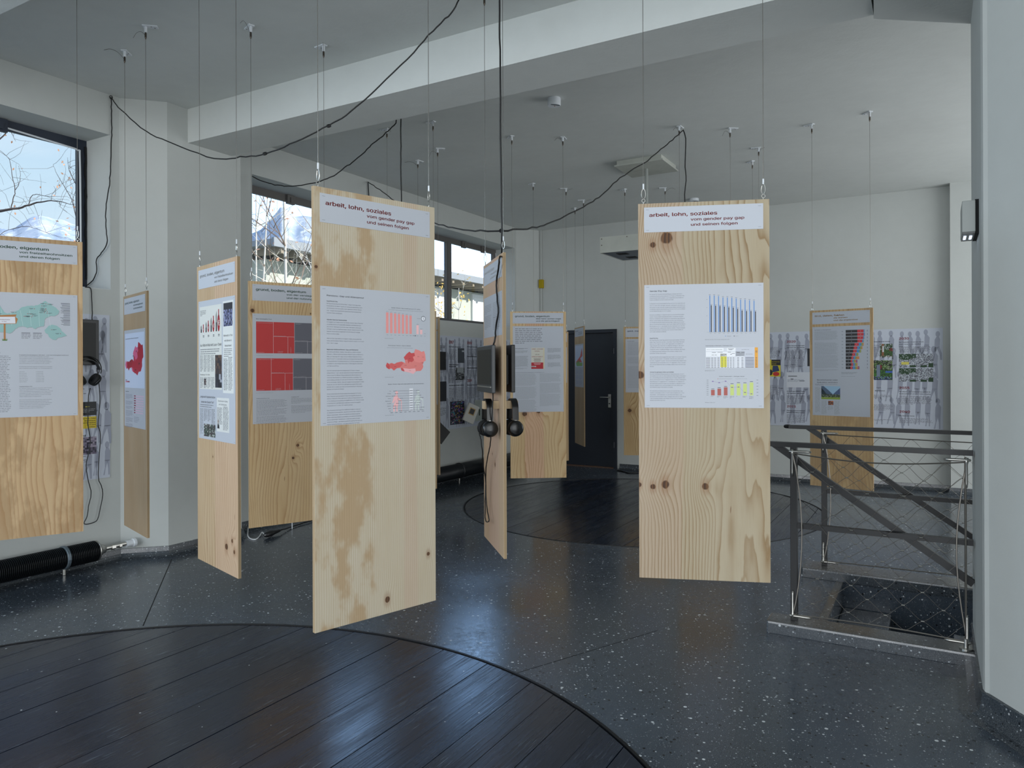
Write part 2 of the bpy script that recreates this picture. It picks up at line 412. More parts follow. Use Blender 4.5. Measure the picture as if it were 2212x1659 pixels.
floor = fm.build('floor', [M_TERR, M_DARK]); tag(floor, 'dark polished terrazzo floor with white stone flecks', kind='structure')
# joints cut into the terrazzo
jm = MB()
for (p, q, w) in ((onz(371, 1208, 0), onz(309, 1352, 0), .006), (onz(1103, 1458, 0), onz(1420, 1362, 0), .003), (onz(1765, 1110, 0), onz(1715, 1068, 0), .004)):
    d = (q - p).normalized(); nrm = Vector((-d.y, d.x, 0)) * w / 2
    z = Vector((0, 0, .0008)); jm.add([p - nrm + z, q - nrm + z, q + nrm + z, p + nrm + z], [(0, 1, 2, 3)])
jm.build('floor_joint', M_DARK, floor)

def disc(c, r, label, rim):
    root = thing('floor_disc', label, None, (c[0], c[1], 0), kind='structure')
    # rim ring
    n = 96; ri, ro = r + .008, r + .021
    m = MB(); vs = []
    for rr, z in ((ro, -.03), (ro, .003), (ri, .003), (ri, -.03)):
        vs += [(c[0] + rr * cos(2 * pi * k / n), c[1] + rr * sin(2 * pi * k / n), z) for k in range(n)]
    m.add(vs, [(j * n + k, j * n + (k + 1) % n, (j + 1) * n + (k + 1) % n, (j + 1) * n + k) for j in range(3) for k in range(n)])
    m.build('rim', M_RAIL, root, smooth=False)
    ca, cb = AB(c); k0 = math.floor((cb - r + 3.17) / .15)
    for k in range(k0, k0 + int(2 * r / .15) + 3):
        b0 = -3.17 + .15 * k; b1 = b0 + .15
        g0 = .0022 if k % 2 == 0 else .0004; g1 = .0022 if k % 2 == 1 else .0004
        lo, hi = max(b0 + g0, cb - r + .01), min(b1 - g1, cb + r - .01)
        if hi - lo < .01: continue
        N = 7; top = []; bot = []
        for i in range(N):
            b = lo + (hi - lo) * i / (N - 1); h = sqrt(max(0, r * r - (b - cb) ** 2)); top.append(P(ca + h, b)); bot.append(P(ca - h, b))
        poly = [tuple(p[:2]) for p in bot] + [tuple(p[:2]) for p in top[::-1]]
        dz = random.uniform(-.0008, .0008)
        pm = MB(); pm.prism(poly, -.03, -.001 + dz)
        pm.build('plank', M_PLANK, root)
    return root
disc(NEAR_C, NEAR_R, 'round hatch of black stained planks set in the floor, nearest the viewer', 1)
disc(FAR_C, FAR_R, 'smaller round hatch of black stained planks set in the floor before the door', 0)

ceil = MB(); ceil.abox(-3, 10.6, -5.95, 3.2, CEIL, CEIL + .2); ceil = ceil.build('ceiling', M_CEIL); tag(ceil, 'grey white plastered ceiling', kind='structure')
ZB = 3.38
def beam(a0, a1, b0, b1, label):
    m = MB(); m.abox(a0, a1, b0, b1, ZB, CEIL + .01); return tag(m.build('ceiling_beam', M_CEIL), label, kind='structure')
beam(3.92, 4.355, -5.6, -.275, 'deep plastered ceiling beam crossing the room above the panels')
beam(1.56, 2.0, -5.6, 1.4, 'plastered ceiling beam at the upper left edge of the view')
m = MB(); m.prism([P(4.357, -.275)[:2], P(4.69, .18)[:2], P(3.73, .184)[:2], P(3.0, .0)[:2], P(3.0, -.19)[:2]], ZB - .02, CEIL + .01)
tag(m.build('ceiling_beam', M_CEIL), 'short plastered beam joining the long beam to the right pillar', kind='structure')

def wall_open(m, a0, a1, bi, bo, ops, z0=0, z1=CEIL + .01):
    """wall strip between a0..a1, inner face bi, outer bo, with openings (a,a,z,z)"""
    cur = a0
    for (p, q, zl, zh) in ops:
        if p > cur: m.abox(cur, p, bo, bi, z0, z1)
        m.abox(p, q, bo, bi, z0, zl); m.abox(p, q, bo, bi, zh, z1); cur = q
    if cur < a1: m.abox(cur, a1, bo, bi, z0, z1)
ZS, ZH = 2.125, 3.345
W1 = (1.1, 3.405, ZS, ZH); W2 = (4.77, 7.0, ZS, ZH); W3 = (7.5, 9.78, ZS, ZH)
wm = MB()
wall_open(wm, -3, 3.48, -5.61, -6.02, [(-2.4, .4, ZS, ZH), W1])
wm.prism([P(3.48, -5.61)[:2], P(3.73, -5.365)[:2], P(4.455, -5.37)[:2], P(4.455, -6.02)[:2], P(3.48, -6.02)[:2]], 0, CEIL + .01)
wall_open(wm, 4.455, 9.82, -5.59, -6.02, [W2, W3])
wm.prism([P(9.82, -5.59)[:2], P(10.2, -5.36)[:2], P(10.2, -6.02)[:2], P(9.82, -6.02)[:2]], 0, CEIL + .01)
wall_l = tag(wm.build('wall_left', M_WALL), 'white plastered window wall on the left', kind='structure')
DB0, DB1, DZ = -5.02, -4.085, 2.075
wb = MB(); wb.abox(10.2, 10.45, -6.02, DB0, 0, CEIL + .01); wb.abox(10.2, 10.45, DB0, DB1, DZ, CEIL + .01); wb.abox(10.2, 10.45, DB1, 3.2, 0, CEIL + .01); wb.abox(10.38, 10.45, DB0, DB1, 0, DZ)
tag(wb.build('wall_back', M_WALL), 'white plastered back wall with the black door', kind='structure')
pb = MB(); pb.abox(10.04, 10.2, .165, .9, 0, CEIL + .01)
tag(pb.build('trim_1', M_WALL), 'plastered pilaster at the right end of the back wall', kind='structure')
wr = MB(); wr.abox(-3, 10.45, 3.0, 3.2, -2, CEIL + .01)
tag(wr.build('wall_right', M_WALL), 'white plastered wall on the right behind the pillar', kind='structure')
pil = [P(4.69, .18)[:2], P(4.66, .176)[:2], P(3.76, .178)[:2], P(3.73, .184)[:2], P(3.715, .2)[:2], P(3.54, .318)[:2], P(2.95, .74)[:2], P(2.95, 1.4)[:2], P(4.69, 1.4)[:2]]
pm = MB(); pm.prism(pil, .1, CEIL + .01); pm2 = MB(); 
pillar = tag(pm.build('pillar', M_WALL), 'massive white plastered pillar at the right edge of the view', kind='structure')

def offset_line(pts, d):        # offset to the right of travel
    pts = [Vector(p[:2]) for p in pts]; out = []
    for i, p in enumerate(pts):
        ns = []
        if i > 0: t = (p - pts[i - 1]).normalized(); ns.append(Vector((t.y, -t.x)))
        if i < len(pts) - 1: t = (pts[i + 1] - p).normalized(); ns.append(Vector((t.y, -t.x)))
        n = sum(ns, Vector((0, 0))) / len(ns); n = n / max(n.length_squared, .3); out.append(p + n * d)
    return out
def cove(name, pts, label, h=.075, out=.075, mat=None, closed=False, parent=None):
    prof = [(-.004, h), (.012, h - .002), (.016, h * .5), (.024, h * .25), (out * .55, .008), (out, .0008)]
    m = MB(); n = len(pts); vs = []
    for d, z in prof: vs += [(q[0], q[1], z) for q in offset_line(pts, d)]
    m.add(vs, [(j * n + i, j * n + i + 1, (j + 1) * n + i + 1, (j + 1) * n + i) for j in range(len(prof) - 1) for i in range(n - 1)])
    o = m.build(name, mat or M_TERR2, parent, smooth=False)
    if not parent: tag(o, label, kind='structure')
    return o
cove('baseboard_left', [P(*q) for q in ((-3, -5.61), (3.48, -5.61), (3.73, -5.365), (4.455, -5.37), (4.455, -5.59), (9.82, -5.59), (10.2, -5.36), (10.2, DB0 - .04))], 'dark terrazzo cove base along the window wall')
cove('baseboard_back', [P(*q) for q in ((10.2, DB1 + .04), (10.2, .165), (10.04, .165), (10.04, .9), (10.2, .9), (10.2, 3))], 'dark terrazzo cove base along the back wall')
cove('baseboard_right', [Vector((*q, 0)) for q in (pil[8], pil[0], pil[2], pil[3], pil[5], pil[6], pil[7])], 'dark terrazzo cove base around the right pillar', h=.105, out=.09)
m = MB(); m.prism([tuple(q) for q in pil], 0, .1); m.build('plinth', M_TERR2, pillar)

# ------------------------------------------------------------------ windows
def window(idx, op, label, mull=None, fm_=None, inner=True, pipes=()):
    a0, a1, z0, z1 = op; b0, b1 = -5.99, -5.93
    root = thing('window_%d' % idx, label, None, P((a0 + a1) / 2, -5.95, z0), kind='structure')
    mat = fm_ or M_FRAME; w = .055
    m = MB(); m.abox(a0, a1, b0, b1, z0, z0 + w); m.abox(a0, a1, b0, b1, z1 - w, z1); m.abox(a0, a0 + w, b0, b1, z0 + w, z1 - w); m.abox(a1 - w, a1, b0, b1, z0 + w, z1 - w)
    m.build('frame', mat, root)
    edges = [a0 + w] + ([mull] if mull else []) + [a1 - w]
    if mull:
        m = MB(); m.abox(mull - .035, mull + .035, b0, b1 + .01, z0 + w, z1 - w); m.build('mullion', mat, root)
    for i in range(len(edges) - 1):
        p, q = edges[i] + (.035 if (mull and i) else 0), edges[i + 1] - (.035 if (mull and i == 0) else 0)
        m = MB(); m.abox(p, q, -5.965, -5.957, z0 + w, z1 - w); m.build('pane', M_GLASS, root)
        m = MB(); s = .022; m.abox(p, q, -5.955, -5.925, z0 + w, z0 + w + s); m.abox(p, q, -5.955, -5.925, z1 - w - s, z1 - w)
        m.abox(p, p + s, -5.955, -5.925, z0 + w + s, z1 - w - s); m.abox(q - s, q, -5.955, -5.925, z0 + w + s, z1 - w - s); m.build('glazing_bead', mat, root)
    # hinges on the top rail
    hs = [a0 + (a1 - a0) * f for f in (.35, .72)] if not mull else [mull + .35, a1 - .4]
    for hp in hs:
        m = MB(); m.abox(hp - .05, hp + .05, -5.93, -5.9, z1 - .1, z1 - .005); m.abox(hp - .015, hp + .015, -5.9, -5.885, z1 - .085, z1 - .03); m.build('hinge', mat, root)
    # irregular line of foam sealant round the frame
    rnd = random.Random(idx); m = MB()
    pts = [P(a1 - .012 + rnd.uniform(-.004, .004), -5.925, z0 + .1 + (z1 - z0 - .15) * k / 24) for k in range(25)]
    m.tube(pts, [rnd.uniform(.004, .009) for _ in pts], 6); m.build('sealant', M_FOAM if idx != 1 else M_DARK, root)
    m = MB(); m.abox(a0, a1, -5.93, -5.613 if a0 < 4 else -5.593, z0 - .002, z0 + .006); m.build('sill', M_REVEAL, root)
    return root
win1 = window(1, W1, 'near left window with dark blue frame, mountains and bare twigs outside')
window(2, W2, 'middle window, partly behind the front panel, birch trunks outside', None, M_FRAME2)
window(3, W3, 'far window in two lights with grey brown frame, house eaves outside', 8.5, M_FRAME2)
window(4, (-2.4, .4, ZS, ZH), 'window in the left wall beside the viewer')
# white pull rod of the fanlight opener on window 1
m = MB(); m.tube(smooth_pts([P(2.75, -5.915, 3.285), P(3.2, -5.912, 3.262), P(3.325, -5.912, 3.25), P(3.34, -5.912, 3.2), P(3.345, -5.912, 2.7), P(3.345, -5.912, 2.25)], 5), .007, 6)
o = m.build('opener_rod', M_WHITEP, None); o.parent = win1; o.location = -wloc(win1)
for nm, a_ in (('wall_trim', 0),):
    m = MB(); m.tube([P(4.47, -5.57, .12), P(4.47, -5.57, 3.6)], .012, 8)
    tag(m.build('trim_2', M_WALL), 'white painted pipe running up the wall corner beside the middle window', kind='structure')

# ------------------------------------------------------------------ door
dr = thing('door_1', 'black painted steel door with lever handle in the back wall', None, P(10.2, (DB0 + DB1) / 2, 0), kind='structure')
m = MB(); m.abox(10.235, 10.275, DB0 + .055, DB1 - .055, .012, DZ - .055); m.build('door_leaf', M_DOOR, dr)
m = MB(); m.abox(10.17, 10.27, DB0, DB0 + .05, 0, DZ); m.abox(10.17, 10.27, DB1 - .05, DB1, 0, DZ); m.abox(10.17, 10.27, DB0 + .05, DB1 - .05, DZ - .05, DZ)
m.build('door_frame', M_DOOR, dr)
m = MB(); m.abox(10.18, 10.24, DB0 + .05, DB1 - .05, 0, .012); m.build('threshold', flat('brass_threshold', (96, 70, 52), .4), dr)
hp = on_a(1317, 866, 10.235); ha, hb = AB(hp)
m = MB(); m.bbox(-.022, .022, -.008, 0, -.1, .1, .003, M=Matrix.Translation(P(10.235, hb, hp.z)) @ Matrix.Rotation(ROT_D2, 4, 'Z')); hd = m.build('handle_plate', M_STEEL, dr)
m = MB(); m.tube([P(10.235, hb, hp.z + .055), P(10.175, hb, hp.z + .055), P(10.17, hb - .01, hp.z + .055), P(10.17, hb - .13, hp.z + .055)], .009, 8); m.build('lever', M_STEEL, dr, smooth=True)
m = MB(); m.lathe([(.008, 0), (.008, .012), (.004, .014)], P(10.227, hb, hp.z - .04), -P(1, 0)); m.build('lock_cylinder', M_DARK, dr)
for bb in (DB1 - .07,):
    for zz in (.35, 1.75):
        m = MB(); m.tube([P(10.165, bb + .03, zz - .04), P(10.165, bb + .03, zz + .04)], .008, 8); m.build('hinge', M_DOOR, dr)

# ------------------------------------------------------------------ stairwell
def rblock(a0, a1, b0, b1, z0, z1, bv=.012):
    m = MB(); M = Matrix.Translation(P(a0, b0, 0)) @ Matrix.Rotation(ROT_D2, 4, 'Z')
    m.bbox(0, b1 - b0, 0, a1 - a0, z0, z1, bv, M=M)
    for i, f in enumerate(m.f):     # slot 1: level faces, lit tone of the kerb tops put into the colour
        p, q, r = (Vector(m.v[k]) for k in f[:3])
        if abs((q - p).cross(r - p).normalized().z) > .95: m.m[i] = 1
    return m
tag(rblock(4.30, 4.47, -.83, .185, -.01, .068).build('floor_curb', [M_TERR2, M_TERR3]), 'low terrazzo kerb under the front stair railing', kind='structure')
tag(rblock(5.56, 5.80, -.83, 3.0, -.01, .068).build('floor_curb', [M_TERR2, M_TERR3]), 'low terrazzo kerb under the rear stair railing', kind='structure')
m = MB(); m.abox(4.30, 4.47, -.83, 3.0, -2, -.012); m.abox(5.58, 5.8, -.83, 3.0, -2, -.012); tag(m.build('wall_stairwell', M_TERR), 'dark terrazzo side walls of the stairwell', kind='structure')
st = thing('staircase', 'dark terrazzo stairs going down to the right inside the railing', None, P(5.02, -.56, 0), kind='structure')
m = MB(); m.abox(4.47, 5.58, -1.0, -.56, -2, -.004)
m.build('landing_riser', M_TERR2, st)
for k in range(10):
    b0 = -.56 + .285 * k; z = -.178 * (k + 1)
    rblock(4.47, 5.58, b0 + .001, b0 + .285 + .02 if k < 9 else 3.0, z - .16 if k < 9 else z - .2, z, .015).build('step', [M_TERR2, M_TERR], st)
m = MB(); m.abox(4.46, 5.59, -.60, -.555, -.02, .001); m.build('nosing', M_TERR3, st)

# ------------------------------------------------------------------ outside: ground, mountains, houses
def ground_mat():
    g = NG('outside_ground', .9, .1); n = g.noise(g.co(), .15, 4); g.col(g.mix(n, lin((150, 148, 136)), lin((112, 116, 98)))); return g.mat
m = MB(); m.add([(-900, -60, -5), (900, -60, -5), (900, 1400, -5), (-900, 1400, -5)], [(0, 1, 2, 3)])
tag(m.build('ground', ground_mat()), 'pale ground outside below the windows', kind='structure')
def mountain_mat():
    g = NG('hazy_mountain_rock', .95, .05); o = g.co()
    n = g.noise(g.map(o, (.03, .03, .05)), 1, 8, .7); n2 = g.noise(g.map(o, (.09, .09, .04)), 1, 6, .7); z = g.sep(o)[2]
    c = g.mix(g.rng(n, .4, .6), lin((160, 176, 194)), lin((200, 208, 218)))  # pale blue-grey paints distance haze into the rock colour
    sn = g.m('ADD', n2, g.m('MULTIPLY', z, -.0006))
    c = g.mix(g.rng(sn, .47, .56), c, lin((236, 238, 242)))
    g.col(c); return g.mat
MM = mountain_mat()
def mountain(prof, dist, depth, label, seed, dz=0):
    """prof: list of (azimuth px x, top px y) seen ridge heights; the ridge falls away behind and slopes down in front"""
    from mathutils import noise
    m = MB(); cols = 90; rows = 26; xs = [p[0] for p in prof]
    for i in range(cols + 1):
        x = xs[0] + (xs[-1] - xs[0]) * i / cols
        for j in range(len(prof) - 1):
            if prof[j][0] <= x <= prof[j + 1][0]:
                t = (x - prof[j][0]) / (prof[j + 1][0] - prof[j][0]); y = prof[j][1] * (1 - t) + prof[j + 1][1] * t; break
        top = at(x, y, dist)
        for k in range(rows + 1):
            t = k / rows
            if t <= .75: f = t / .75; h = f ** 1.25; D = dist - depth * (1 - f)
            else: f = (t - .75) / .25; h = 1 - f * .7; D = dist + depth * .6 * f
            px = top.x / dist * D; nzv = noise.fractal(Vector((px * .012, D * .012, seed)), 1, 2, 6)
            nz2 = noise.ridged_multi_fractal(Vector((px * .02, D * .02, seed + 5)), 1, 2, 5, 1, 2)
            z = -5 + (top.z + 5) * h + (nzv * 14 + (nz2 - 1) * 14) * min(1, 3 * h * (1.02 - h)) + nzv * 2.2 * h
            m.v.append((px, D, z))
    for i in range(cols):
        for k in range(rows):
            q = i * (rows + 1) + k; m.f.append((q, q + rows + 1, q + rows + 2, q + 1)); m.m.append(0)
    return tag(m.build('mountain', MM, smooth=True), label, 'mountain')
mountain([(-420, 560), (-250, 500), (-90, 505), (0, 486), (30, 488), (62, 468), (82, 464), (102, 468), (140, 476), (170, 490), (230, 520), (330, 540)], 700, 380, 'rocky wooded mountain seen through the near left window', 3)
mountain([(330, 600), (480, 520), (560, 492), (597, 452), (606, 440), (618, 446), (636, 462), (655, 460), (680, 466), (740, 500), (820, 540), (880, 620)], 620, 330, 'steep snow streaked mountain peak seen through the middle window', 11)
# the long house whose eaves run parallel to the window wall
HB = -18.0
hz = thing('house', 'long pale green house with wide eaves across the yard, through the windows', 'building', P(20, HB - 1.2, -5))
ha0 = AB(on_b(588, 519, HB))[0]
m = MB(); m.abox(ha0 + .8, 62, HB - 12, HB - 1.2, -5, 5.15); m.build('wall', flat('house_render', (196, 202, 192), .9), hz)
m = MB(); m.abox(ha0, 63, HB - 12.5, HB, 5.42, 5.6); m.abox(ha0, 63, HB - .02, HB + .08, 5.36, 5.64); m.build('roof', flat('roof_sheet', (150, 156, 164), .7), hz)
m = MB()
a = ha0 + .4
M_RAFT = flat('rafter', (150, 138, 122), .8)
while a < 62: m.abox(a, a + .14, HB - 1.3, HB - .05, 5.2, 5.42); a += .8
m.build('rafters', M_RAFT, hz)
a = ha0 + 2.2; k = 0
M_SH = flat('house_window_frame', (232, 234, 236), .5); M_HG = flat('house_window_glass', (70, 88, 104), .1)
aw = AB(on_b(1020, 640, HB - 1.2))[0]
for i in range(-5, 6):
    a = aw + i * 4.6
    if a < ha0 + 1.5 or a > 60: continue
    for z in (3.55, .7):
        m = MB(); m.abox(a - .1, a + 2.5, HB - 1.25, HB - 1.1, z - .1, z); m.abox(a - .1, a + 2.5, HB - 1.25, HB - 1.1, z + 1.35, z + 1.5); m.abox(a - .1, a, HB - 1.25, HB - 1.1, z, z + 1.35); m.abox(a + 2.4, a + 2.5, HB - 1.25, HB - 1.1, z, z + 1.35); m.abox(a + 1.0, a + 1.1, HB - 1.25, HB - 1.12, z, z + 1.35)
        w = m.build('window', M_SH, hz)
        for (p, q) in ((a, a + 1), (a + 1.1, a + 2.4)):
            m = MB(); m.abox(p, q, HB - 1.22, HB - 1.18, z, z + 1.35); m.build('pane', M_HG if (i + int(p * 3)) % 2 else M_SH, w)
m = MB(); m.abox(ha0 + .8, 62, HB - 1.2, HB - 1.12, 2.9, 3.05); m.build('string_course', flat('house_band', (140, 142, 128), .9), hz)

M_BIRCH = NG('birch_bark', .8, .2); _n = M_BIRCH.noise(M_BIRCH.map(M_BIRCH.co(), (3, 3, 14)), 1, 3)
M_BIRCH.col(M_BIRCH.mix(M_BIRCH.rng(_n, .6, .68), lin((226, 220, 208)), lin((110, 98, 86)))); M_BIRCH = M_BIRCH.mat
M_TWIG = flat('twig_bark', (138, 118, 104), .85)
M_TWIGD = flat('dark_twig_bark', (74, 62, 60), .85)
M_LEAFY = flat('yellow_autumn_leaf', (222, 184, 96), .8); M_LEAFR = flat('brown_autumn_leaf', (198, 150, 120), .8)
def leaves(m, pts, n, rnd, size):
    for _ in range(n):
        p = Vector(rnd.choice(pts)) + Vector((rnd.gauss(0, .12), rnd.gauss(0, .12), rnd.gauss(0, .12)))
        d = Vector((rnd.gauss(0, 1), rnd.gauss(0, 1), rnd.gauss(0, 1))).normalized() * size; e = d.orthogonal().normalized() * size * .55
        m.add([p - d, p + e, p + d, p - e], [(0, 1, 2, 3)])
def tree(name, label, x, Y, lean, seed, r0=.05, top=8.0, nb=16, bl=3.2, trunkmat=None, lf=0, leafmat=None, bz=0.5, spread=1.0, group=None):
    rnd = random.Random(seed); base = at(x, 795, Y); base.z = -5; H = top + 5
    root = thing(name, label, 'tree', base, group=group)
    tr = [base + Vector((lean * H * t + .08 * sin(5 * t + seed), .05 * sin(7 * t + seed), H * t)) for t in [i / 14 for i in range(15)]]
    m = MB(); m.tube(tr, [r0 * (1 - .8 * i / 14) for i in range(15)], 7); m.build('trunk', trunkmat or M_BIRCH, root, smooth=True)
    tips = []; mb = MB()
    def grow(p, d, L, r, lev):
        pts = [p.copy()]; n = 5
        for i in range(n):
            d = (d + Vector((rnd.gauss(0, .10), rnd.gauss(0, .10), rnd.gauss(.05, .08)))).normalized(); p = p + d * L / n; pts.append(p.copy())
        mb.tube(pts, [r * (1 - .75 * i / n) for i in range(n + 1)], 4 if lev < 2 else 3, cap=False)
        if lev >= 2: tips.extend(pts[1:])
        if lev < 3:
            for _ in range(4 if lev < 2 else 2):
                q = pts[rnd.randint(1, n)]; dd = (d + Vector((rnd.gauss(0, .55), rnd.gauss(0, .55), rnd.gauss(.15, .45)))).normalized()
                grow(q, dd, L * rnd.uniform(.4, .65), r * .5, lev + 1)
    for _ in range(nb):
        i = rnd.randint(int(14 * bz), 13); an = rnd.uniform(0, 2 * pi)
        grow(tr[i].copy(), Vector((cos(an) * spread, sin(an) * spread, rnd.uniform(.3, 1.1))).normalized(), bl * rnd.uniform(.5, 1) * (1.15 - i / 16), r0 * .28, 1)
    tag(mb.build('branches', M_TWIG if not trunkmat else trunkmat, root), kind='stuff')
    if lf:
        ml = MB(); leaves(ml, tips, lf, rnd, .045); tag(ml.build('leaves', leafmat or M_LEAFY, root), kind='stuff')
    return root
tree('birch_tree', 'straight white birch trunk in the middle of the middle window', 606, 13, .002, 5, .05, 8.5, 22, 2.6, lf=60, leafmat=M_LEAFR)
tree('birch_tree', 'slender birch leaning left at the left side of the middle window', 585, 15, -.03, 8, .045, 6, 20, 3.0, M_BIRCH, lf=40, leafmat=M_LEAFR)
tree('birch_tree', 'slender birch leaning right at the right side of the middle window', 628, 16, .055, 12, .045, 7, 20, 3.0, M_BIRCH, lf=40, leafmat=M_LEAFR)
tree('birch_tree', 'thin pale tree standing at the left edge of the middle window', 556, 14, .02, 21, .035, 7, 18, 3.0, lf=30, leafmat=M_LEAFR)
tree('young_tree', 'young tree with yellow leaves in the left light of the far window', 958, 20, .02, 31, .05, 3.6, 22, 3.2, M_BIRCH, lf=420)
tree('young_tree', 'young tree with yellow leaves in the right light of the far window', 1000, 21, -.004, 44, .045, 3.8, 22, 3.0, M_BIRCH, lf=420)
# bare branches outside the near window, drawn as seen there
tw = thing('bare_tree', 'tree with bare dark twigs and a few brown leaves outside the near window', 'tree', at(-260, 795, 9) - Vector((0, 0, 6.5)))
m = MB(); m.tube([at(-260, 795, 9) - Vector((0, 0, 6.5)), at(-255, 900, 9), at(-250, 600, 9), at(-240, 300, 9), at(-230, 100, 9)], [.16, .14, .1, .06, .03], 8); m.build('trunk', M_TWIGD, tw, smooth=True)
rnd = random.Random(5); mb = MB(); tips = []
def br(pts, r0, r1, twn=6, L=.35):
    twn = int(twn * .7); r0 *= .8; r1 *= .7
    p = smooth_pts([at(x, y, Y) for x, y, Y in pts], 5, .004, rnd.randint(0, 999)); n = len(p)
    mb.tube(p, [r0 + (r1 - r0) * i / (n - 1) for i in range(n)], 5, cap=False)
    for _ in range(twn):
        i = rnd.randint(2, n - 1); q = p[i]; d = Vector((rnd.gauss(.3, .7), rnd.gauss(0, .5), rnd.gauss(.3, .8))).normalized(); tp = [q]
        for s in range(4): d = (d + Vector((rnd.gauss(0, .25), rnd.gauss(0, .25), rnd.gauss(0, .25)))).normalized(); tp.append(tp[-1] + d * L * rnd.uniform(.15, .35))
        mb.tube(tp, [.0024, .002, .0017, .0014, .001], 3, cap=False); tips.extend(tp[2:])
br([(-245, 560, 9), (-120, 480, 9), (0, 456, 9), (40, 450, 9), (80, 438, 9), (118, 434, 9), (160, 443, 9)], .03, .004, 26)
br([(24, 453, 9), (28, 430, 9), (33, 410, 9), (25, 375, 9), (20, 345, 9), (0, 325, 9)], .008, .003, 14)
br([(33, 410, 9), (42, 395, 9), (44, 375, 9), (40, 358, 9)], .005, .002, 5)
br([(62, 444, 9), (68, 424, 9), (80, 420, 9), (100, 424, 9), (117, 424, 9), (120, 412, 9), (116, 402, 9)], .006, .002, 8)
br([(128, 436, 9), (132, 448, 9), (145, 458, 9)], .004, .002, 3)
br([(200, 560, 9.3), (172, 500, 9.3), (158, 440, 9.3), (140, 405, 9.3), (122, 375, 9.3), (115, 355, 9.3)], .009, .002, 20)
br([(215, 540, 9.2), (182, 440, 9.2), (165, 400, 9.2), (150, 370, 9.2), (146, 340, 9.2)], .009, .002, 20)
br([(-60, 480, 9), (-20, 520, 9), (10, 500, 9), (60, 490, 9), (110, 505, 9), (160, 520, 9)], .006, .002, 20)
br([(-200, 400, 9), (-60, 350, 9), (0, 300, 9), (20, 282, 9), (34, 305, 9)], .02, .002, 20)
tag(mb.build('branches', M_TWIGD, tw), kind='stuff'); ml = MB(); leaves(ml, tips, 60, rnd, .02); tag(ml.build('leaves', M_LEAFR, tw), kind='stuff')

# ------------------------------------------------------------------ printed matter
FONT = None
try:
    import os
    FONT = bpy.data.fonts.load(os.path.join(bpy.utils.system_resource('DATAFILES'), 'fonts', 'Inter.woff2'))   # Blender's own interface font
except Exception: FONT = None
TXT = {}
def text_mesh(s, bold=0.0, res=1, lead=1.0):
    key = (s, bold, res, lead)
    if key not in TXT:
        cu = bpy.data.curves.new('t', 'FONT'); cu.body = s
        if FONT: cu.font = FONT
        cu.size = 1; cu.resolution_u = res; cu.fill_mode = 'FRONT'; cu.offset = bold; cu.space_line = lead
        if bold: cu.space_character = 1.0 + bold * 1.6
        o = bpy.data.objects.new('t', cu); me = o.to_mesh()
        TXT[key] = ([(v.co.x, v.co.y) for v in me.vertices], [tuple(p.vertices) for p in me.polygons])
        o.to_mesh_clear(); bpy.data.objects.remove(o); bpy.data.curves.remove(cu)
    return TXT[key]
BLK = (34, 36, 44); GRY = (98, 102, 112)
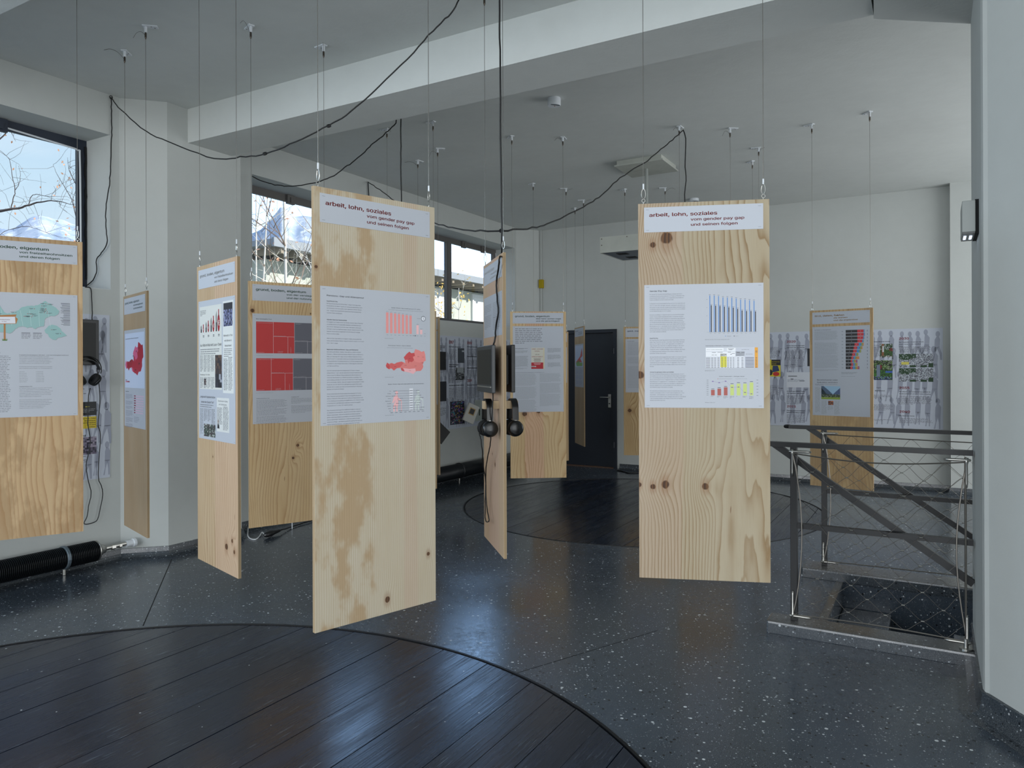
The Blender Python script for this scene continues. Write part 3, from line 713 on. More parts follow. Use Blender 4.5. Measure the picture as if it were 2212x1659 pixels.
class CV:
    """flat print laid on a sheet: x to the right, y down from the sheet's top left corner, in metres"""
    def __init__(s, X0, Z0, Y0, W, H, sgn=-1): s.X0, s.Z0, s.Y0, s.W, s.H, s.sgn = X0, Z0, Y0, W, H, sgn; s.mb = MB(); s.mats = []; s.L = 0
    def mi(s, c):
        m = ink(c)
        if m not in s.mats: s.mats.append(m)
        return s.mats.index(m)
    def pt(s, x, y): return (s.X0 + x, s.Y0 + s.sgn * (1.2e-4 + s.L * 1e-4), s.Z0 - y)
    def poly(s, pts, c): s.mb.add([s.pt(*p) for p in pts], [tuple(range(len(pts)))], s.mi(c))
    def cpoly(s, pts, c):           # concave outline
        t = tessellate_polygon([[Vector((p[0], p[1], 0)) for p in pts]]); s.mb.add([s.pt(*p) for p in pts], [tuple(q) for q in t], s.mi(c))
    def rect(s, x, y, w, h, c): s.poly([(x, y), (x + w, y), (x + w, y + h), (x, y + h)], c)
    def frame(s, x, y, w, h, c=(176, 180, 188), t=.0006):
        s.rect(x, y, w, t, c); s.rect(x, y + h - t, w, t, c); s.rect(x, y, t, h, c); s.rect(x + w - t, y, t, h, c)
    def ell(s, x, y, rx, ry, c, n=14): s.poly([(x + rx * cos(2 * pi * k / n), y + ry * sin(2 * pi * k / n)) for k in range(n)], c)
    def text(s, x, y, t, size, c=BLK, bold=0.0, width=None, res=1, align='l', rot=0, sx=1.0):
        if size > .012: res = 3
        vs, fs = text_mesh(t, 0, res)
        if not vs: return
        w = max(v[0] for v in vs) or 1; kx = size * sx
        if width: kx = width / w
        off = -w * kx if align == 'r' else (-w * kx / 2 if align == 'c' else 0)
        ca, sa = cos(rot), sin(rot)
        for (ex, ey) in (((-1, 0), (1, 0), (0, .5), (0, -.5)) if bold else ((0, 0),)):     # bold strokes
            ex *= bold * size * 1.1; ey *= bold * size * 1.1
            s.mb.add([s.pt(x + (v[0] * kx + off + ex) * ca - (-v[1] * size + ey) * sa, y + (v[0] * kx + off + ex) * sa + (-v[1] * size + ey) * ca) for v in vs], fs, s.mi(c))
    def para(s, x, y, lines, size, lead, c=BLK, kx=.9, bold=0.0):
        for i, t in enumerate(lines):
            if t: s.text(x, y + i * lead, t, size, c, bold, sx=kx)
    def bars(s, x, y, w, n, lead, c=GRY, seed=0, h=.42, word=.012, ragged=.12):   # text too small to read
        r = random.Random(seed); c = tuple(q * .66 + 184 * .34 for q in c)
        for i in range(n):
            end = w * (1 - r.random() * ragged) if i < n - 1 else w * r.uniform(.3, .8); q = 0
            while q < end - word * .2:
                l = min(word * r.uniform(.3, 1.4), end - q); s.rect(x + q, y + i * lead, l, lead * h, c); q += l + word * .22
    def photo(s, x, y, w, h, pal, nx, ny, seed=0, fn=None):
        r = random.Random(seed)
        for i in range(nx):
            for j in range(ny):
                c = fn(i / nx, j / ny, r) if fn else r.choice(pal)
                s.rect(x + w * i / nx, y + h * j / ny, w / nx, h / ny, c)
    def person(s, x, y, h, c, lean=0, st=.1, k=0):   # soft walking silhouette, top of head at (x,y)
        hd = .085 * h; s.ell(x, y + hd * 1.2, hd * .8, hd * 1.2, c, 12)
        b = [(x - hd * .3, y + hd * 2), (x + hd * .4, y + hd * 2), (x + hd * 1.1 + lean, y + h * .3), (x + hd * .9 + lean, y + h * .58), (x - hd * .9 + lean, y + h * .58), (x - hd * .8 + lean, y + h * .3)]
        s.poly(b, c)
        s.poly([(x - hd * .9 + lean, y + h * .56), (x + hd * .3 + lean, y + h * .56), (x - st * h * .6, y + h * .8), (x - st * h, y + h), (x - st * h - hd * .5, y + h), (x - st * h * .9, y + h * .78)], c)
        s.poly([(x - hd * .2 + lean, y + h * .56), (x + hd * .9 + lean, y + h * .56), (x + st * h * 1.0, y + h * .78), (x + st * h, y + h), (x + st * h * .8 - hd * .3, y + h), (x + st * h * .4, y + h * .8)], c)
    def build(s, name, parent): return tag(s.mb.build(name, s.mats, parent, local=True), kind='stuff')

AUT = [(1230,1480),(1255,1420),(1300,1450),(1330,1430),(1400,1445),(1450,1420),(1540,1400),(1600,1420),(1620,1440),(1610,1370),(1585,1320),(1660,1240),(1700,1210),(1740,1240),(1800,1230),(1820,1160),(1900,1180),(1950,1210),(2010,1200),(2030,1280),(2040,1380),(2000,1400),(1980,1450),(1985,1510),(1930,1580),(1840,1585),(1780,1640),(1700,1610),(1590,1590),(1540,1570),(1520,1520),(1440,1530),(1390,1570),(1340,1530),(1300,1550),(1250,1520)]
VOR = [(1230,1480),(1255,1420),(1300,1450),(1310,1500),(1300,1550),(1250,1520)]
UPP = [(1585,1320),(1660,1240),(1700,1210),(1740,1240),(1800,1230),(1815,1290),(1770,1310),(1795,1370),(1750,1410),(1700,1400),(1680,1440),(1660,1360),(1610,1370)]
TIR = [(1310,1450),(1330,1430),(1400,1445),(1450,1420),(1540,1400),(1580,1430),(1520,1500),(1440,1530),(1390,1570),(1340,1530),(1305,1520)]
EAT = [(1520,1520),(1570,1530),(1600,1570),(1590,1590),(1540,1570)]
KAR = [(1570,1525),(1700,1540),(1820,1530),(1830,1590),(1780,1640),(1700,1610),(1600,1590)]
LOW = [(1800,1230),(1820,1160),(1900,1180),(1950,1210),(2010,1200),(2030,1280),(2040,1380),(2000,1400),(1900,1420),(1820,1400),(1795,1370),(1770,1310),(1815,1290)]
def austria(cv, x, y, w, h, cols, zig=.0014, seed=1):
    r = random.Random(seed)
    def T(p): return (x + (p[0] - 1230) / 810 * w, y + (p[1] - 1160) / 480 * h)
    def jag(pl):
        out = []
        for i, p in enumerate(pl):
            a, b = T(p), T(pl[(i + 1) % len(pl)])
            for k in range(3):
                t = k / 3; out.append((a[0] + (b[0] - a[0]) * t + (r.uniform(-zig, zig) if k else 0), a[1] + (b[1] - a[1]) * t + (r.uniform(-zig, zig) if k else 0)))
        return out
    L0 = cv.L
    for i, (pl, c) in enumerate(((AUT, cols[0]), (LOW, cols[1]), (TIR, cols[2]), (VOR, cols[3]), (UPP, cols[3]), (EAT, cols[3]), (KAR, cols[4]))):
        cv.L = L0 + (i > 0); cv.cpoly(jag(pl) if i == 0 else [T(p) for p in pl], c)
    cv.L = L0
# ------------------------------------------------------------------ hanging plywood panels
PW, PH, PT = .522, 1.55, .015
SW = .474
M_PINK = (204, 170, 148)
def panel(L, R, zt, label, wd, header, poster, back=None, group='plywood exhibition panels hanging on steel cables'):
    L, R = Vector(L), Vector(R); c = (L + R) / 2; an = atan2((R - L).y, (R - L).x)
    root = thing('hanging_panel', label, 'panel', (c.x, c.y, zt - PH), an, group)
    h = PW / 2
    m = MB(); p = [(-h, 0, 0), (h, 0, 0), (h, PT, 0), (-h, PT, 0), (-h, 0, PH), (h, 0, PH), (h, PT, PH), (-h, PT, PH)]
    m.add(p, [(3, 2, 1, 0), (4, 5, 6, 7), (1, 2, 6, 5), (3, 0, 4, 7)], 1); m.add(p, [(0, 1, 5, 4), (2, 3, 7, 6)], 0)
    m.build('board', [wd, M_EDGE], root, local=True)
    for sx in (-1, 1):
        m = MB(); m.tube([(sx * (h - .022), PT / 2, PH - .002), (sx * (h - .022), PT / 2, PH + .008)], .002, 6); m.torus((sx * (h - .022), PT / 2, PH + .014), .007, .0016, (0, 1, 0), 10, 5)
        m.build('eye_screw', M_STEEL, root, local=True)
    def sheet(name, y0, y1, fn, sgn=-1):
        z1, z0 = PH - y0 * PH, PH - y1 * PH; yf = 0 if sgn < 0 else PT
        m = MB(); m.box(-SW / 2, SW / 2, min(yf, yf + sgn * .0012), max(yf, yf + sgn * .0012), z0, z1); s = m.build(name, M_PAPER, root, local=True)
        cv = CV(-SW / 2, z1, yf + sgn * .0012, SW, z1 - z0, sgn)
        if sgn < 0:
            for (u, v) in ((.008, .009), (SW - .02, .009), (.008, z1 - z0 - .009), (SW - .02, z1 - z0 - .009)): cv.rect(u, v, .012, .0012, (120, 124, 132))
        if fn: fn(cv)
        if cv.mb.v: cv.build('print', s)
        return s
    if header: sheet('header_sheet', *header)
    for q in (poster or []): sheet('poster', *q)
    for q in (back or []): sheet('poster', *q, sgn=1)
    return root
def head(t1, t2, t3, c, sx_, w1=None, w2=None, w3=None):
    """first line in bold, the two lines under it start below its last word"""
    def fn(cv):
        cv.text(.0205, .039, t1, .0275, c, .03, width=w1); cv.text(sx_, .0603, t2, .0212, c, .026, width=w2); cv.text(sx_, .0819, t3, .0212, c, .026, width=w3)
    return fn
RED, GRN, GLD, BLU = (122, 30, 30), (28, 74, 48), (160, 122, 52), (44, 62, 96)
AR = ('arbeit, lohn, soziales', 'vom gender pay gap', 'und seinen folgen', RED, .188, .273, .212, .1855)
PE = [(.0535, 'Equal Pension Day', ['Der Equal Pension Day fiel 2025 auf den 7. August. Somit bekommen', 'Pensionistinnen ab diesem Tag bis zum Jahresende keine Pension mehr –', 'rein rechnerisch. Der Grund dafür ist der sogenannte „Gender-Pension-', 'Gap“ – die geschlechtsspezifische Lücke bei den Pensionseinkommen', 'zwischen Frauen und Männern.']),
      (.1185, 'Aktueller Stand der Pensionslücke', ['Im Vergleich zum Vorjahr hat sich der Gender-Pension-Gap in Österreich', 'um gerade einmal 0,4 Prozentpunkte verkleinert, die Verbesserung ist', 'also minimal. Überhaupt hat sich die Lücke in den letzten Jahren kaum', 'verringert, immer noch klafft der Gender-Pension-Gap bei rund 40 %. Das', 'bedeutet: Pensionistinnen bekommen im Schnitt etwa 40 % weniger', 'Pension als Pensionisten.', '', 'Wenn sich die Lücke weiterhin so langsam schließt, wie das aktuell der', 'Fall ist, wird der Gender-Pension-Gap erst in etwa 91 Jahren – d. h. im Jahr', '2116 – bei 0 % liegen.']),
      (.2235, 'Regionales Gefälle bei Pension-Gaps und Altersarmut', ['Besonders große Gender-Pension-Gaps gibt es vor allem im Westen', 'Österreichs. Während die Pensionslücke zwischen Frauen und Männern in', 'Wien „nur“ bei knapp 30 % liegt, sind es im Westen Österreichs (Vorarl-', 'berg) bis zu 47 %. In absoluten Zahlen bzw. Bruttopensionen bedeutet das', 'für Pensionistinnen in Vorarlberg etwa bis zu 1.170 Euro weniger Pension', 'im Vergleich zu den dortigen Pensionisten. In Wien liegt der Unterschied', '„nur“ bei rund 680 Euro.', '', 'Auch die Lebenszeit gerechnet bedeutet das für Frauen im Westen', 'weniger Pension – auch, weil die Lebenserwartung dort tendenziell etwas', 'höher ist (auch für Männer). Die kumulierte brutto Pensionslücke zwi-', 'schen den Geschlechtern ist im Westen am größten, sie beträgt in Tirol', 'und Vorarlberg zwischen 271.000 und 279.000 Euro. In Wien hingegen,', 'dort wo der Gender-Pension-Gap auch vergleichsweise geringer ist, haben', 'Frauen ein „nur“ um 108.000 Euro geringeres kumuliertes Pensionsein-', 'kommen. Dort ist weiters auch das durchschnittliche Brutto-Pensionsein-', 'kommen von Frauen am höchsten.', '', 'Große Unterschiede beim Pensionseinkommen bedeuten für Frauen in', 'West-Österreich auch eine deutlich höhere Armutsgefährdung als an-', 'derswo in Österreich. Etwas mehr als ein Fünftel der Pensionistinnen sind', 'in Tirol, Salzburg und Vorarlberg armutsgefährdet. In Ost-Österreich sowie', 'in Oberösterreich, der Steiermark und Kärnten sind die Armutsgefähr-', 'dungsquoten mit 17 % bzw. 18 % deutlich geringer.', '', 'Dass Altersarmut überwiegend ein weibliches Problem ist, liegt auch', 'an weiblichen Erwerbsverläufen, die sich im Schnitt stark von jenen der', 'Männer unterscheiden. Während die Mehrheit der Männer quasi ein', 'ganzes Leben lang Vollzeit erwerbstätig ist, sind weibliche Erwerbsver-', 'läufe von jahrelangen Teilzeitphasen und Karriereunterbrechungen', 'aufgrund von Pflege- oder Betreuungspflichten geprägt. Die Folge sind', 'massive Verluste an Pensions- und Lebenseinkommen für Frauen'])]
def pens(cv):
    cv.text(.0245, .0345, 'Pensions-Gap und Altersarmut', .0105, BLK, .014, width=.150)
    for y, hd, ls in PE:
        cv.text(.0245, y, hd, .0071, BLK, .016); cv.para(.0245, y + .0083, ls, .0067, .00823, (62, 66, 76))
    x0, x1 = .264, .456
    # bar chart
    cv.frame(x0, .052, x1 - x0, .120); S = (224, 146, 142); S2 = (232, 182, 184)
    cv.text((x0 + x1) / 2, .0625, 'Gender-Pension-Gap schließt sich erst in 91 Jahren', .0064, BLK, .004, align='c', width=.134)
    cv.text((x0 + x1) / 2, .070, 'Bei derzeitiger Entwicklung erhalten Frauen erst im Jahr 2116 gleich viel Pension wie Männer', .0046, GRY, align='c', width=.158)
    for k in range(7):
        x = x0 + .0055 + k * .0176; t = .0795 + .0012 * k; cv.rect(x, t, .0115, .157 - t, S)
        cv.text(x + .0057, t - .002, '%d,%d%%' % (42 - k * .4, (7 - k) % 10), .0045, BLK, align='c'); cv.text(x + .0057, .1645, str(2019 + k), .0045, BLK, align='c')
    for k, (t, l) in enumerate(((.122, '2055'), (.1395, '2085'), (.157, '2116'))):
        x = x0 + .144 + k * .0172; cv.rect(x, t, .011, .157 - t, S2); cv.text(x + .0055, t - .002, ('20,5%', '10,2%', '0,0%')[k], .0045, BLK, align='c'); cv.text(x + .0055, .1645, l, .0045, BLK, align='c')
    cv.rect(x0 + .127, .1625, .011, .0012, BLK); cv.poly([(x0 + .138, .1605), (x0 + .1425, .1631), (x0 + .138, .1657)], BLK)
    cv.ell(x0 + .177, .096, .0105, .0105, (36, 44, 58), 24); cv.L = 1; cv.ell(x0 + .177, .096, .0087, .0087, (222, 224, 230), 24); cv.L = 2
    cv.rect(x0 + .1763, .0885, .0012, .008, (36, 44, 58)); cv.poly([(x0 + .1763, .096), (x0 + .1775, .0955), (x0 + .181, .1015), (x0 + .180, .102)], (36, 44, 58)); cv.L = 0
    cv.text(x0 + .163, .0975, '91 Jahre', .0052, BLK, align='r')
    cv.text(x0, .178, 'Momentum Institut, 2025', .0046, GRY)
    # map
    cv.frame(x0, .193, x1 - x0, .124); cv.text(x0 + .014, .2045, 'Hohe Gender-Pension-Gaps im Westen', .0064, BLK, .004, width=.104); cv.text(x0 + .009, .2125, 'Frauen in Vorarlberg bekommen fast 50 % Prozent weniger Pension', .0046, GRY, width=.118)
    austria(cv, x0 + .004, .215, .184, .096, [(214, 122, 118), (222, 132, 128), (204, 92, 92), (194, 74, 76), (230, 172, 176)])
    cv.L = 3
    for (q, r, t) in ((.012, .285, '47 %'), (.046, .2835, '44 %'), (.093, .279, '41 %'), (.112, .2525, '44 %'), (.153, .245, '40 %'), (.175, .247, '27 %'), (.139, .281, '42 %'), (.173, .269, '38 %'), (.113, .299, '39 %')): cv.text(x0 + q, r, t, .0052, (48, 30, 34), .006, align='c')
    cv.L = 0; cv.text(x0, .323, 'Momentum Institut, 2025', .0046, GRY)
    # life pension chart
    cv.frame(x0, .339, x1 - x0, .120); cv.text((x0 + x1) / 2, .350, 'Gender-Pension-Gaps aufs Leben gerechnet in den Bundesländern', .0066, BLK, .004, align='c', width=.166)
    A, G = (232, 178, 180), (196, 204, 202)
    for xx, c in ((.052, A), (.152, G)):
        cv.ell(x0 + xx, .381, .0062, .0068, c); cv.poly([(x0 + xx - .012, .394), (x0 + xx + .003, .388), (x0 + xx + .008, .402), (x0 + xx + .006, .432), (x0 + xx - .016, .432), (x0 + xx - .006, .408), (x0 + xx - .016, .42), (x0 + xx - .02, .418)], c)
        cv.rect(x0 + xx - .015, .432, .006, .02, c); cv.rect(x0 + xx - .002, .432, .006, .02, c); cv.rect(x0 + xx + .02, .41, .003, .042, c); cv.poly([(x0 + xx + .006, .398), (x0 + xx + .02, .408), (x0 + xx + .02, .412), (x0 + xx + .004, .408)], c)
    cv.L = 1; r = random.Random(4); cv.rect(x0 + .110, .366, .017, .0855, (214, 216, 222)); cv.L = 2
    for k, t in enumerate(('Tirol', 'Vorarlberg', 'Oberösterreich', 'Salzburg', 'Niederösterreich', 'Burgenland', 'Steiermark', 'Kärnten', 'Wien')):
        y = .3745 + k * .0093; cv.text(x0 + .026, y + .001, t, .0046, BLK, align='r'); a0 = .045 + r.uniform(-.006, .035); a1 = .150 + r.uniform(-.008, .02)
        cv.rect(x0 + a0, y, a1 - a0, .0006, BLK); cv.ell(x0 + a0, y, .0014, .0014, BLK, 6); cv.ell(x0 + a1, y, .0014, .0014, BLK, 6); cv.rect(x0 + a0 - .012, y - .0006, .009, .0016, GRY); cv.rect(x0 + a1 + .003, y - .0006, .009, .0016, GRY); cv.rect(x0 + .112, y - .001, .013, .0022, GRY)
    for k in range(8): cv.rect(x0 + .024 + k * .0205, .4545, .011, .0016, GRY)
    cv.L = 0; cv.text(x0, .4655, 'Momentum Institut, 2025', .0046, GRY)
PG = [(.0405, '', ['Der Gender Pay Gap beschreibt die Differenz zwischen den durch-', 'schnittlichen Bruttostundenverdiensten von Frauen und Männern in der', 'Privatwirtschaft. Damit spiegelt er auch strukturelle Unterschiede von', 'Frauen und Männern auf dem Arbeitsmarkt wider.', '', 'In Österreich hat sich der Gender Pay Gap von 22,3 % im Jahr 2013 auf', '18,3 % im Jahr 2023 verringert. Österreich zählt jedoch nach wie vor zu', 'den Ländern mit den höchsten Verdienstunterschieden zwischen Frauen', 'und Männern. Der EU-Durchschnitt lag 2023 bei 12,0 %, nur in Lettland', 'war der Gender Pay Gap mit 19,0 % größer.', '', 'Die hohe Lohndifferenz in Österreich kann zu rund einem Drittel erklärt', 'werden. Frauen arbeiten beispielsweise öfter in schlechter bezahlten', 'Branchen und Berufen oder sind kürzer im Unternehmen beschäftigt als', 'Männer. Unterschiede in der Arbeitszeit sind durch die Verwendung', 'von Stundenverdiensten bereits berücksichtigt. Teilzeit wird im Schnitt', 'aber pro Stunde geringer entlohnt, was Frauen stärker betrifft als Männer.', 'Der Großteil von 65,1 % des Gender Pay Gap bleibt aber auch unter Be-', 'rücksichtigung aller vorgenannten Faktoren unerklärt. Ginge es dagegen', 'rein nach der formalen Ausbildung, dann müssten Frauen bereits um', '1,2 % mehr verdienen als Männer.']),
      (.2225, 'Equal Pay Day', ['Der Equal Pay Day ist der Tag, ab dem Frauen gratis arbeiten. 2024 fiel', 'dieser Tag in Österreich auf den 2. November. Frauen bekommen dem-', 'nach von 365 Tagen im Jahr nur 305 Tage bezahlt und arbeiten 60', 'Tage unbezahlt. Das Einkommen von Männern beträgt pro Jahr durch-', 'schnittlich 59.258 Euro brutto, das der Frauen 49.428 Euro brutto', '(verglichen werden vollzeitbeschäftigte Frauen und Männer). Da Frauen', 'für vergleichbare Arbeit niedrigere Löhne erhalten, arbeiten sie de', 'facto einen Teil des Jahres gratis.', '', 'Der Equal Pay Day hat sich gegenüber dem Vorjahr nur um einen Tag nach', 'hinten verschoben (2025: 2. November). Zwischen den Jahren 2010', 'bis 2024 – insgesamt 14 Jahre – hat sich der Equal Pay Day lediglich rund', 'viereinhalb Wochen verschoben (2010: 29. September, 2024: 1. Novem-', 'ber). Um den Gender Pay Gap zu schließen, fehlen immer noch fast neun', 'Wochen.']),
      (.3625, 'Gründe für geringere Löhne und Gehälter', ['Die hohe Teilzeitbeschäftigungsquote der Österreicherinnen, mit 48 %', 'die zweithöchste in der EU, wirkt indirekt (etwa über eingeschränkte Karri-', 'ere- und Aufstiegschancen) auf Einkommen von Frauen. Ebenfalls über', 'dem EU-Durchschnitt von 21 % liegt der Anteil von Frauen in Niedriglohn-', 'beschäftigung (23 % gegenüber 8,7 % bei Männern). In Österreich ist', 'der Einkommensverlust für Frauen nach der Geburt von Kindern im euro-', 'päischen Vergleich hoch, und er verringert sich in den Jahren nach', 'dem Wiedereinstieg ins Berufsleben nur wenig.', '', 'Der österreichische Arbeitsmarkt ist stark nach Geschlechtern seg-', 'mentiert. So arbeiteten 2018 16 % der Frauen im Handel und 12 % im', 'Gesundheits- und Sozialwesen, wo die Einkommen deutlich unter', 'dem Durchschnittsverdienst liegen. Hingegen sind rund 23 % der Männer', 'in der Sachgüterproduktion beschäftigt, wo die Löhne und Gehälter', 'überdurchschnittlich hoch sind.'])]
def paygap(cv):
    cv.text(.0215, .0285, 'Gender Pay Gap', .0108, BLK, .016, width=.0705)
    for y, hd, ls in PG:
        if hd: cv.text(.0215, y, hd, .0072, BLK, .018)
        cv.para(.0215, y + (.0078 if hd else 0), ls, .0067, .00775, (62, 66, 76))
    x0 = .243; w = .211
    cv.frame(x0, .036, w, .186)
    BL, BK = (92, 134, 190), (22, 24, 44)
    for k in range(11):
        x = x0 + .0185 + k * .01735; t1 = (.048, .0485, .051, .057, .0575, .059, .062, .067, .0677, .070, .0725)[k]; t2 = (.088, .090, .0915, .0945, .0975, .099, .1045, .111, .1135, .114, .116)[k]
        cv.rect(x, t1, .0037, .1975 - t1, BL); cv.rect(x + .0056, t2, .0037, .1975 - t2, BK)
        cv.rect(x - .002, t1 - .004, .0075, .0014, GRY); cv.rect(x + .004, t2 - .004, .0075, .0014, GRY); cv.text(x + .005, .204, str(2013 + k), .0042, BLK, align='c')
    for k in range(5): cv.text(x0 + .0105, .199 - k * .0335, str(k * 5), .0046, BLK, align='r')
    cv.rect(x0 + .013, .1977, .194, .0005, GRY)
    cv.ell(x0 + .082, .2145, .0018, .0018, BL, 8); cv.text(x0 + .0875, .216, 'Österreich', .0048, BLK); cv.ell(x0 + .116, .2145, .0018, .0018, BK, 8); cv.text(x0 + .121, .216, 'EU-27', .0048, BLK)
    cv.text(x0, .2295, 'Gender Pay Gap 2013–2023 in Prozent, Statistik Austria, 2025', .0047, BLK)
    # table
    cv.frame(x0, .245, w, .104); cv.text(x0 + .003, .255, 'Equal Pay Day in Österreich: 2. November 2025', .0056, BLK, .018, width=.106)
    tx, ty, tw, th = x0 + .003, .2615, .206, .0825
    cv.rect(tx, ty, tw, th, (206, 209, 216)); cv.L = 1
    cv.rect(tx + .001, ty + .001, .07, .013, (228, 230, 234)); cv.text(tx + .004, ty + .009, 'Durchschn. ganzjährig Vollzeitbeschäftigte', .0042, BLK, .02, width=.062)
    cv.rect(tx + .001, ty + .017, .116, .019, (226, 228, 232)); cv.rect(tx + .084, ty + .001, .034, .013, (226, 228, 232)); cv.rect(tx + .119, ty + .001, .074, .034, (190, 194, 204)); cv.rect(tx + .119, ty + .016, .034, .064, (214, 217, 224))
    cv.text(tx + .156, ty + .0095, 'Equal Pay Day 2025', .0044, BLK, .01, align='c'); cv.text(tx + .172, ty + .028, 'Wochentag, Datum', .0044, BLK, .01, align='c')
    cv.rect(tx + .0585, ty + .0245, .0245, .055, (212, 206, 66)); cv.rect(tx + .193, ty, .0125, th, (222, 156, 48)); cv.rect(tx + .154, ty + .036, .038, .045, (182, 186, 198)); cv.L = 2
    for j in range(10):
        y = ty + .0405 + j * .0044
        for (a, l) in ((.001, .017), (.022, .008), (.034, .007), (.047, .008), (.061, .008), (.075, .006), (.086, .005), (.097, .005), (.108, .004), (.124, .008), (.141, .008), (.157, .033), (.1955, .007)): cv.rect(tx + a, y, l * (1 if j < 9 else 1), .0014, (72, 74, 84) if j < 9 else BLK)
    for (a, b, l) in ((.025, .019, .016), (.047, .018, .02), (.088, .018, .012), (.103, .023, .012), (.024, .029, .009), (.036, .029, .008), (.062, .028, .008), (.076, .027, .006), (.097, .027, .007), (.123, .019, .012), (.141, .019, .012), (.1955, .014, .008), (.1955, .018, .008), (.088, .004, .024), (.092, .008, .014)): cv.rect(tx + a, ty + b, l, .0015, (72, 74, 84))
    cv.L = 0; cv.text(x0, .3565, 'AK Oberösterreich, 2025', .0047, BLK)
    # third chart
    cv.frame(x0, .372, w, .109); cv.text(x0 + w / 2, .3805, 'Hoher Frauenanteil = niedriges Gehalt', .0062, BLK, .004, align='c', width=.1)
    cv.rect(x0 + .049, .3875, .0035, .0016, (176, 84, 78)); cv.text(x0 + .054, .389, 'Durchschnittliches Bruttostundenlohn', .0038, GRY, width=.054); cv.text(x0 + .121, .389, 'Frauenanteil in der Gruppe', .0038, GRY, width=.045)
    RD, GN, PP = (164, 84, 76), (188, 202, 118), (108, 72, 150); py = (.399, .404, .3985, .4235, .422, .444, .4495); last = None
    for k in range(7):
        x = x0 + .024 + k * .0253; hgt = (.0225, .0275, .033, .044, .048, .0475, .0525)[k]; cv.rect(x, .456 - hgt, .0145, hgt, RD if k < 3 else GN); cv.rect(x + .001, .456 - hgt - .0045, .012, .0018, BLK)
        cv.bars(x - .002, .459, .018, (1, 2, 3, 3, 1, 2, 4)[k], .0033, GRY, k, word=.01); cv.L = 1
        cv.rect(x + .0038, py[k] - .0014, .0065, .003, PP)
        if last: cv.poly([(last[0], last[1] - .0002), (x + .004, py[k] - .0002), (x + .004, py[k] + .0003), (last[0], last[1] + .0003)], PP)
        last = (x + .010, py[k]); cv.L = 0
    for k in range(9): cv.rect(x0 + .0065, .393 + k * .0076, .0075, .0014, GRY)
    for k in range(6): cv.rect(x0 + w - .0085, .393 + k * .0125, .007, .0014, GRY)
    cv.text(x0, .4865, 'Momentum Institut, 2023', .0047, BLK)

WP5 = wood('plywood_straight', 2, (190, 180, 160), (150, 126, 92), 112, 2.6, (-.06, .02, 1.0, .25), [(.035, .052, .011, 1.6), (.225, .19, .008, 1.2), (-.252, 1.27, .006, .8)], [(.115, .175, 0, 0, .35, (186, 158, 140))], .9, 3.1, .75, bx=-.02)
WP11 = wood('plywood_cathedral', 31, (168, 156, 133), (126, 98, 62), 72, 17, (-0.04, .14, .16, 1.0), [(-.145, 1.405, .024, 3.2), (-.202, 1.378, .012, 2.0), (-.255, .84, .016, 2.4), (-.205, .378, .011, 1.6), (-.155, .388, .016, 2.6), (.006, .384, .014, 3.0), (-.262, .385, .010, 1.5)], [(-.30, -.085, 0, 0, .4, (174, 150, 132))], 0, 0, 1.1, flat_=(.05, .12), jag=1.5)
WP1 = wood('plywood_brown_flame', 12, (198, 170, 132), (150, 106, 64), 34, 11, None, [(-.205, .44, .012, 4.5)], (), .85, 7.3, .9)
WP2 = wood('plywood_grey_brown', 17, (172, 150, 122), (116, 88, 60), 54, 8, None, [(.05, .84, .006, 1.2)], (), .2, 2, .8)
WP3 = wood('plywood_knotty', 23, (186, 162, 130), (140, 100, 66), 44, 10, None, [(.12, .13, .016, 3), (.19, .17, .01, 1.5), (.215, .12, .010, 1.5), (-.05, .56, .005, .5)], [(-.02, .3, 0, 0, .35, M_PINK)], 0, 0, .9)
WP4 = wood('plywood_wavy', 41, (200, 174, 134), (150, 110, 66), 46, 14, None, [(-.238, 1.365, .013, 1.0), (.05, .5, .010, 3.5), (.02, .42, .008, 1.5), (.14, 1.36, .004, 4)], (), .15, 4, .95)
WP7 = wood('plywood_pinkish', 52, (198, 172, 144), (156, 118, 84), 46, 4, None, [(-.02, .5, .006, .8), (.05, .45, .012, 1.8)], [(-.12, .14, 0, 0, .5, (196, 164, 146))], 0, 0, .7)
WP8 = wood('plywood_banded', 63, (204, 178, 138), (160, 118, 70), 34, 10, (-.02, .1, 1, 1.2), [(-.13, .60, .022, 3), (-.235, .585, .012, 2), (.0, .62, .018, 2.5), (-.24, .98, .008, 1.0)], [(-.13, .05, 0, 0, .6, (202, 160, 136))], .1, 2, .9)
WP10 = wood('plywood_dark_knots', 71, (190, 164, 122), (140, 102, 60), 44, 9, None, [(-.19, .54, .022, 3.5), (-.06, .53, .012, 2)], (), 0, 0, 1)
WP12 = wood('plywood_mottled', 84, (196, 168, 126), (156, 116, 72), 36, 8, None, [(-.13, .27, .014, 3.0)], (), .8, 12, .8)
WPX = wood('plywood_plain', 95, (190, 164, 128), (150, 112, 72), 28, 5, None, (), (), .2, 1, .8)

PANELS = {}
ROOTS = {}
def add(key, L, R, zt, *a, **k):
    PANELS[key] = (Vector(L), Vector(R), zt); ROOTS[key] = panel(L, R, zt, *a, **k); return ROOTS[key]
GE = 'grund, boden, eigentum'
add('front', (-.685, 2.531), (-.304, 2.888), 2.134, 'nearest left plywood panel with pension gap poster, pink bar chart and pink map', WP5, (.0133, .079, head(*AR)), [(.2225, .538, pens)])
add('right', (.526, 3.036), (1.041, 2.953), 2.179, 'large knotty plywood panel on the right with gender pay gap poster and blue bar chart', WP11, (.0105, .0772, head(*AR)), [(.2177, .545, paygap)])

